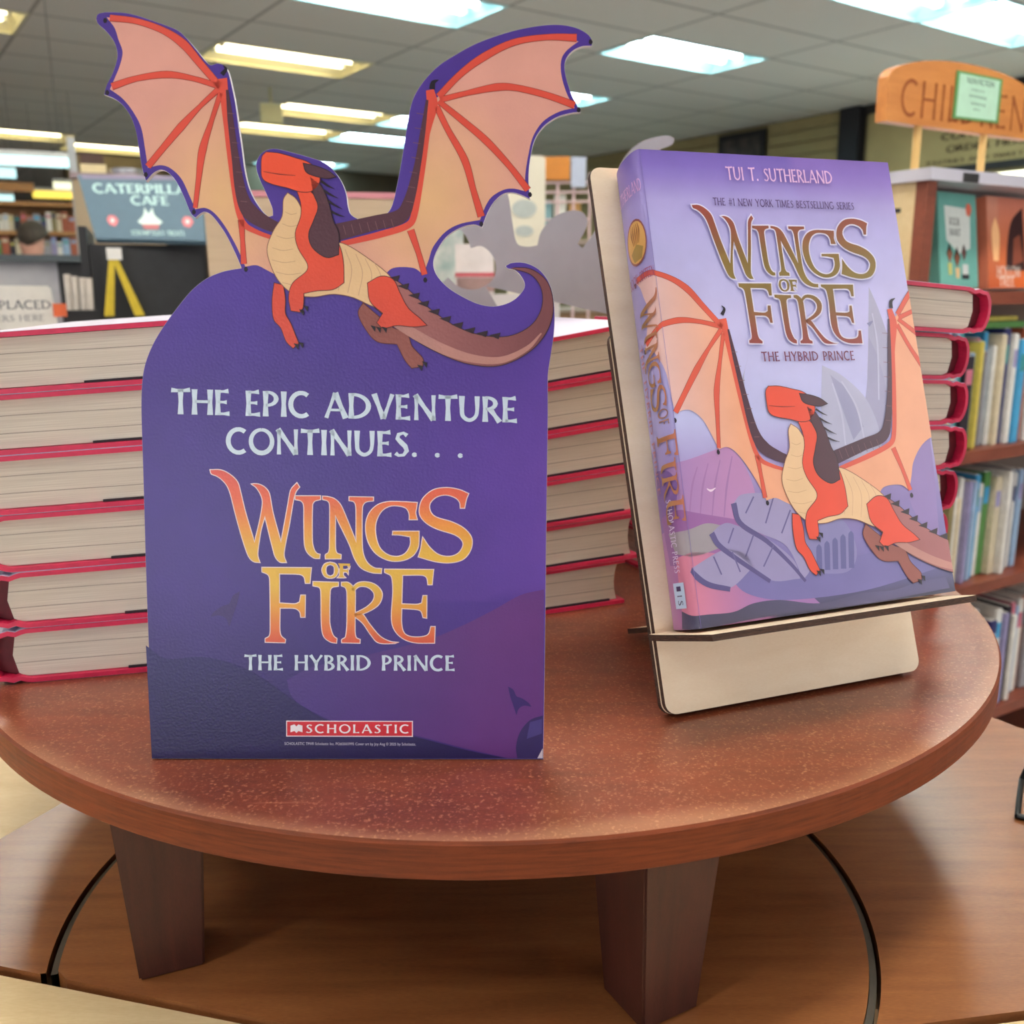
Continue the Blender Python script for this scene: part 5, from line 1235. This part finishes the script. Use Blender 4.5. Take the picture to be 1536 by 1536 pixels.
# far bookcase behind the counter
D8 = 7.5; FM = facing(60, 350, D8)
fb = tag(empty('bookcase', mw=FM), 'far honey-wood bookcase behind the dark counter at the left', 'bookcase')
w0, w9 = wpx(-120, D8), wpx(92, D8)
m_honey = wood_mat('honey_shelf', (150, 102, 52), (190, 140, 82), .5, (3, 20, 20), 4)
ztop = zat(300, D8)
boxo('back_board', (w0, w9, .28, .30, 0, ztop), m_honey, fb); boxo('side_panel', (w0, w0 + .03, 0, .279, 0, ztop), m_honey, fb); boxo('side_panel', (w9 - .03, w9, 0, .279, 0, ztop), m_honey, fb)
shz = [ztop, zat(343, D8), zat(381, D8), zat(420, D8)]
for z in shz: boxo('shelf', (w0 + .031, w9 - .031, .0, .279, z - .03, z), m_honey, fb)
cols = list(PAL)
for r_, z in enumerate(shz[1:3]):
    x = w0 + .25; k = 0
    while x < w9 - .08:
        w = random.uniform(.03, .055); h = random.uniform(.11, .155)
        shelf_book(x, w, h, .2, z, random.choice(cols if k % 2 else ['cream', 'white', 'rust', 'grey']), '%s from the left, on the %s shelf of the far left bookcase' % ('upright book ' + ordn[k % 28], ('upper', 'lower')[r_]), 'books in the far left bookcase', M0=FM, y=.03)
        x += w + .004; k += 1
# hanging strip lamps over the café
LAMPS = [((40, 237), 5.5, 118, 13, 'c', 'long cool strip lamp hanging at the far left, highest of the hanging lamps'), ((6, 255), 8, 32, 13, 'c', 'cool strip lamp at the left edge below the long one'), ((99, 275), 8.4, 36, 9, 'w', 'short cream strip lamp just left of the café poster'), ((79, 288), 9, 56, 10, 'y', 'yellow strip lamp above the far bookcase'), ((4, 294), 9, 30, 11, 'c', 'lowest cool strip lamp at the left edge')]
TUBE['y'] = emat('tube_yellow', (255, 232, 110), 4)
for (lx, ly), D, wd, ht, t, lab in LAMPS:
    Mx = facing(lx, ly, D, zat(ly, D)); r = tag(empty('strip_lamp', mw=Mx), lab, 'lamp', 'strip lamps over the café')
    hw = wpx(wd, D) / 2; hh = wpx(ht, D) / 2
    boxo('housing', (-hw, hw, 0, .06, hh, hh + .03), m_tray['h'], r)
    bm = bmesh.new(); box(bm, -hw * .98, hw * .98, 0, .06, -hh, hh - .001, .004)
    bmo('lamp_tube', bm, emat('strip_' + t, {'c': (200, 245, 250), 'w': (250, 250, 215), 'y': (250, 222, 96)}[t], .85), r)
    for x in (-hw * .8, hw * .8):
        bm = bmesh.new(); cyl(bm, (x, .03, hh + .03), (x, .03, ZC - zat(ly, D)), .0015, n=6); bmo('hanger', bm, m_black, r)
# wooden header boards near them
tag(boxo('wooden_header', (-.45, .12, 0, .04, 0, wpx(13, 7.4)), m_honey, None, facing(25, 280, 7.4, zat(283, 7.4))), 'long wooden header board above the far bookcase, left edge', 'sign')
# post, cardboard box and silver tin on a tall cabinet
struct(boxo('trim_5', (-.016, .016, 0, .05, 0, zat(205, 4.2)), mat('grey_post', (140, 144, 146), .6, .05, 9), None, facing(115, 300, 4.2)))
tcab = tag(empty('tall_cabinet', mw=facing(185, 300, 3.3)), 'tall brown cabinet behind the café poster carrying a box and a tin', 'cabinet')
zc_ = zat(259, 3.3)
boxo('cabinet_body', (-wpx(70, 3.2), wpx(58, 3.2), 0, .5, 0, zc_ - .021), mat('cabinet_tan', (150, 132, 106), .7, .06, 6), tcab)
boxo('cabinet_top', (-wpx(72, 3.2), wpx(60, 3.2), -.01, .5, zc_ - .02, zc_), mat('cabinet_pinkgrey', (130, 112, 116), .5, .06, 6), tcab)
bxm = facing(139, 240, 3.4, zc_ + .0005)
bx = tag(empty('cardboard_box', mw=bxm), 'beige box with a dark brown upper half on top of the tall cabinet', 'box')
boxo('lower_box', (-.043, .043, 0, .08, 0, .05), mat('beige_box', (206, 192, 150), .7, .08, 30), bx); boxo('dark_lid', (-.042, .036, 0, .08, .0505, .088), mat('dark_lid', (66, 44, 34), .7, .1, 30), bx)
tn = tag(empty('silver_tin', mw=facing(190, 250, 3.4, zc_ + .0005)), 'round silver tin on top of the tall cabinet beside the beige box', 'tin')
bm = bmesh.new(); cyl(bm, (0, .06, 0), (0, .06, .026), .056, .06, n=32); bmo('tin_body', bm, mat('silver', (190, 192, 196), .25, .05, 30, metal=.9), tn)
bm = bmesh.new(); cyl(bm, (0, .06, .0262), (0, .06, .036), .062, n=32); bmo('tin_lid', bm, mat('silver', (190, 192, 196), .25, .05, 30, metal=.9), tn)

# customer at the counter: only the head shows above it
PMx = facing(46, 350, 5.6); hz = zat(331, 5.6)
per = tag(empty('person', mw=PMx), 'dark-haired person in a grey top standing behind the dark counter, head turned away', 'person')
def skin_obj(name, verts, edges, radii, m_, parent, root=0):
    me = bpy.data.meshes.new(name); me.from_pydata([Vector(v) for v in verts], edges, [])
    o = link(name, me, m_, parent)
    md = o.modifiers.new('Skin', 'SKIN'); md.use_smooth_shade = True
    for i, r_ in enumerate(radii):
        rr_ = r_ if isinstance(r_, tuple) else (r_, r_); me.skin_vertices[0].data[i].radius = rr_
    me.skin_vertices[0].data[root].use_root = True
    s = o.modifiers.new('Sub', 'SUBSURF'); s.levels = s.render_levels = 2
    dg = bpy.context.evaluated_depsgraph_get(); ev = o.evaluated_get(dg); m2 = bpy.data.meshes.new_from_object(ev)
    o.modifiers.clear(); o.data = m2; return o
m_skin = mat('skin', (196, 148, 128), .6, .05, 20); m_hair = mat('dark_hair', (58, 50, 40), .7, .3, 80, stretch=(1, 1, .2))
k = hz / 1.72
V = [(0,0,.95),(0,0,1.15),(0,0,1.35),(0,0,1.44),(0,0,1.52),(0,-.01,1.60),(0,-.005,1.68),(.18,0,1.36),(.24,0,1.10),(.25,-.08,.86),(-.18,0,1.36),(-.24,0,1.10),(-.25,-.08,.86),(.09,0,.88),(.10,0,.48),(.10,.0,.06),(.10,-.14,.03),(-.09,0,.88),(-.10,0,.48),(-.10,0,.06),(-.10,-.14,.03)]
V = [(x * k, y * k, z * k) for x, y, z in V]
E_ = [(0,1),(1,2),(2,3),(3,4),(4,5),(5,6),(2,7),(7,8),(8,9),(2,10),(10,11),(11,12),(0,13),(13,14),(14,15),(15,16),(0,17),(17,18),(18,19),(19,20)]
Rr = [.14,.14,.15,.06,.065,.095,.06,.06,.045,.03,.06,.045,.03,.09,.06,.045,.035,.09,.06,.045,.035]
skin_obj('body', V, E_, [r_ * k for r_ in Rr], m_skin, per)
Vs = [(0,0,.90),(0,0,1.15),(0,0,1.34),(0,0,1.42),(.18,0,1.36),(.24,0,1.12),(-.18,0,1.36),(-.24,0,1.12)]
skin_obj('shirt', [(x * k, y * k, z * k) for x, y, z in Vs], [(0,1),(1,2),(2,3),(2,4),(4,5),(2,6),(6,7)], [r_ * k for r_ in (.165,.16,.165,.085,.08,.062,.08,.062)], mat('grey_shirt', (120, 120, 128), .9, .1, 60), per)
bm = bmesh.new(); bmesh.ops.create_uvsphere(bm, u_segments=24, v_segments=16, radius=1)
for v in bm.verts:
    c = v.co.copy(); v.co = Vector((c.x * .098 * k + .012 * k, c.y * .112 * k - .012 * k, 1.64 * k + c.z * .098 * k))
bmesh.ops.bisect_plane(bm, geom=bm.verts[:] + bm.edges[:] + bm.faces[:], plane_co=(0, 0, 1.60 * k), plane_no=(.5, .2, -1), clear_outer=True)
bmo('hair', bm, m_hair, per, smooth=True)

# ================================================================== mid background
# tan floor display with pink top edge
dd = tag(empty('floor_display', mw=facing(458, 350, 1.35)), 'tan floor display with a pink top edge behind the head of the purple cutout', 'display')
hw = wpx(143, 1.35)
boxo('display_body', (-hw, hw * 1.02, 0, .16, 0, zat(296, 1.35)), mat('tan_card', (186, 164, 138), .75, .06, 12, stretch=(1, 1, 12)), dd)
boxo('pink_edge', (-hw, hw * 1.02, -.002, .16, zat(296, 1.35) + .0003, zat(287, 1.35)), mat('pink_card', (200, 132, 142), .6, .05, 20), dd)
# white shelf unit with books seen through the wing gap
wu = tag(empty('white_shelf_unit', mw=facing(720, 420, 1.55)), 'low white shelf unit seen through the gap below the right wing', 'shelf unit')
hw = wpx(120, 1.55)
boxo('unit_body', (-hw, hw, 0, .22, 0, zat(441, 1.55)), mat('white_laminate', (206, 200, 198), .6, .05, 8), wu)
def standing(px_, w, y_top, c, nme, lab, y0=441, D=1.6, tilt=-6, c2=None):
    r = tag(empty(nme, mw=facing(px_, 400, D, zat(441, 1.55) + .001) @ Matrix.Rotation(R(tilt), 4, 'X')), lab, 'book')
    h = zat(y_top, D) - zat(441, 1.55)
    boxo('cover', (-wpx(w, D) / 2, wpx(w, D) / 2, 0, .012, 0, h), mat('flat_' + nme, c, .6, .1, 30, col2=c2), r, bev=.001)
    return r, h
standing(672, 48, 340, (130, 160, 160), 'teal_white_book', 'teal and white book standing on the white shelf unit, seen through the gap', c2=(206, 206, 200), D=1.68)
r, h = standing(712, 58, 366, (212, 204, 202), 'white_box_set', 'white boxed set with a red band on the white shelf unit, inside the round gap')
boxo('red_band', (-wpx(58, 1.6) / 2 - .0005, wpx(58, 1.6) / 2 + .0005, -.001, .013, h * .34, h * .42), mat('red_band', (176, 74, 84), .6, .05, 30), r)
boxo('brown_base', (-wpx(54, 1.6) / 2, wpx(58, 1.6) / 2, -.0011, -.0001, h * .04, h * .32), mat('brown_print', (140, 112, 108), .7, .3, 40), r)
# cream security pedestal
cpd = tag(empty('security_pedestal', mw=facing(789, 300, 3.2)), 'cream pedestal with rounded top and grey panels between the right wing and the easel', 'pedestal')
bm = bmesh.new(); hw = wpx(29, 3.2); prism(bm, [(-hw, 0), (hw, 0)] + [(hw * math.cos(R(a_)) if False else (hw - .012 + .012 * math.cos(R(a_)) if a_ < 90 else -hw + .012 + .012 * math.cos(R(a_))), zat(236, 3.2) - .012 + .012 * math.sin(R(a_))) for a_ in (0, 30, 60, 89, 91, 120, 150, 180)], lambda p: Vector((p[0], 0, p[1])), lambda p: Vector((p[0], .06, p[1])))
bmo('pedestal_body', bm, mat('cream_plastic', (224, 218, 198), .5, .03, 10), cpd)
for zc, hh_, nm in ((zat(313, 3.2), .03, 'grey_screen'), (zat(346, 3.2), .018, 'speaker_grille')):
    bm = bmesh.new(); P = [(.042 * (hh_ / .03) ** .6 * math.cos(R(a_)) - .006, zc + hh_ * math.sin(R(a_))) for a_ in range(0, 360, 20)]
    prism(bm, P, lambda p: Vector((p[0], -.004, p[1])), lambda p: Vector((p[0], -.0002, p[1]))); bmo(nm, bm, mat('soft_grey', (176, 184, 180), .5, .05, 30), cpd)
# orange-brown header, blue-white notice and wire rack with bagged goods
wr = tag(empty('wire_rack', mw=facing(848, 330, 4.2)), 'pale wire merchandise rack with orange-brown header beside the easel top', 'rack')
D = 4.2
for x in (-36, -12, 12, 36):
    bm = bmesh.new(); cyl(bm, (wpx(x, D), 0, 0), (wpx(x, D), 0, zat(262 if abs(x) > 20 else 275, D)), .006, n=8); bmo('upright', bm, mat('pink_wire', (206, 180, 180), .5, .05, 30), wr)
for y_ in (276, 290, 304, 330):
    bm = bmesh.new(); cyl(bm, (wpx(-38, D), -.008, zat(y_, D)), (wpx(38, D), -.008, zat(y_, D)), .005, n=8); bmo('rail', bm, mat('pink_wire', (206, 180, 180), .5, .05, 30), wr)
boxo('header', (wpx(-32, D), wpx(6, D), -.02, .0, zat(272, D), zat(239, D)), mat('orange_wood', (190, 120, 40), .6, .1, 12), wr)
boxo('notice', (wpx(8, D), wpx(30, D), -.02, .0, zat(283, D), zat(240, D)), mat('blue_white', (176, 186, 206), .6, .05, 30), wr)
boxo('shelf', (wpx(-38, D), wpx(38, D), -.01, .2, zat(360, D) - .02, zat(360, D)), m_caseback, wr)
for k_, (x, y0, y1, c, nm) in enumerate(((-29, 300, 335, (120, 160, 166), 'teal'), (-8, 292, 330, (216, 220, 212), 'white'), (14, 305, 340, (190, 150, 90), 'tan'))):
    tag(boxo('gift_bag', (wpx(x - 9, D), wpx(x + 9, D), .03, .10, zat(360, D) + .001, zat(y0, D)), mat('bag_' + nm, c, .6, .15, 20), None, wr.matrix_world.copy(), .004), '%s gift bag on the pale wire rack beside the easel' % nm, 'bag')
# exit box and a hanging white sign under the ceiling
ex_ = tag(empty('emergency_light_box', mw=facing(407, 170, 8.2, zat(182, 8.2))), 'cream emergency light box hanging under the ceiling between the wings', 'light box')
boxo('box_body', (-wpx(16, 8.2), wpx(16, 8.2), 0, .1, 0, wpx(28, 8.2)), mat('cream_metal', (206, 202, 160), .5, .05, 20), ex_)
bm = bmesh.new(); cyl(bm, (0, .05, wpx(28, 8.2)), (0, .05, ZC - zat(182, 8.2)), .012, n=8); bmo('stem', bm, mat('cream_metal', (206, 202, 160), .5, .05, 20), ex_)
# distant display tables to fill the floor behind
for k_, (lx, D, w, zt_, c) in enumerate(((560, 6.5, 1.8, .95, (120, 84, 56)), (1000, 7.0, 2.0, 1.0, (130, 100, 70)))):
    r = tag(empty('display_counter', mw=facing(lx, 440, D)), ('brown display counter far behind the purple cutout', 'brown display counter far behind the upright book')[k_], 'counter')
    boxo('counter_body', (-w / 2, w / 2, 0, .7, 0, zt_ - .03), mat('counter_brown%d' % k_, c, .6, .1, 6), r)
    boxo('counter_top', (-w / 2 - .03, w / 2 + .03, -.03, .73, zt_ - .029, zt_), m_caseback, r)

# ================================================================== light
wd_ = bpy.data.worlds.new('World'); SC.world = wd_; wd_.use_nodes = True
bg = wd_.node_tree.nodes['Background']; bg.inputs[0].default_value = (.9, .93, 1, 1); bg.inputs[1].default_value = 0.45
def area(name, loc, look, sx_, sy_, power, col):
    l = bpy.data.lights.new(name, 'AREA'); l.shape = 'RECTANGLE'; l.size = sx_; l.size_y = sy_; l.energy = power; l.color = col
    o = bpy.data.objects.new(name, l); COL.objects.link(o); o.location = loc
    o.rotation_euler = (Vector(look) - Vector(loc)).to_track_quat('-Z', 'Y').to_euler(); return o
area('storefront_daylight', (-1.75, -3.9, .85), (0, .5, 1.0), 1.7, 1.3, 38, (.93, .97, 1))
area('right_stack_fill', (2.3, .1, 1.75), (.25, .6, 1.0), 1.1, 1.1, 12, (1, .98, .95))  # unseen area light added at the right to brighten the right stack

SC.view_settings.view_transform = 'Standard'; SC.view_settings.look = 'None'
SC.view_settings.exposure = 0.45; SC.view_settings.gamma = 1; SC.view_settings.use_curve_mapping = False
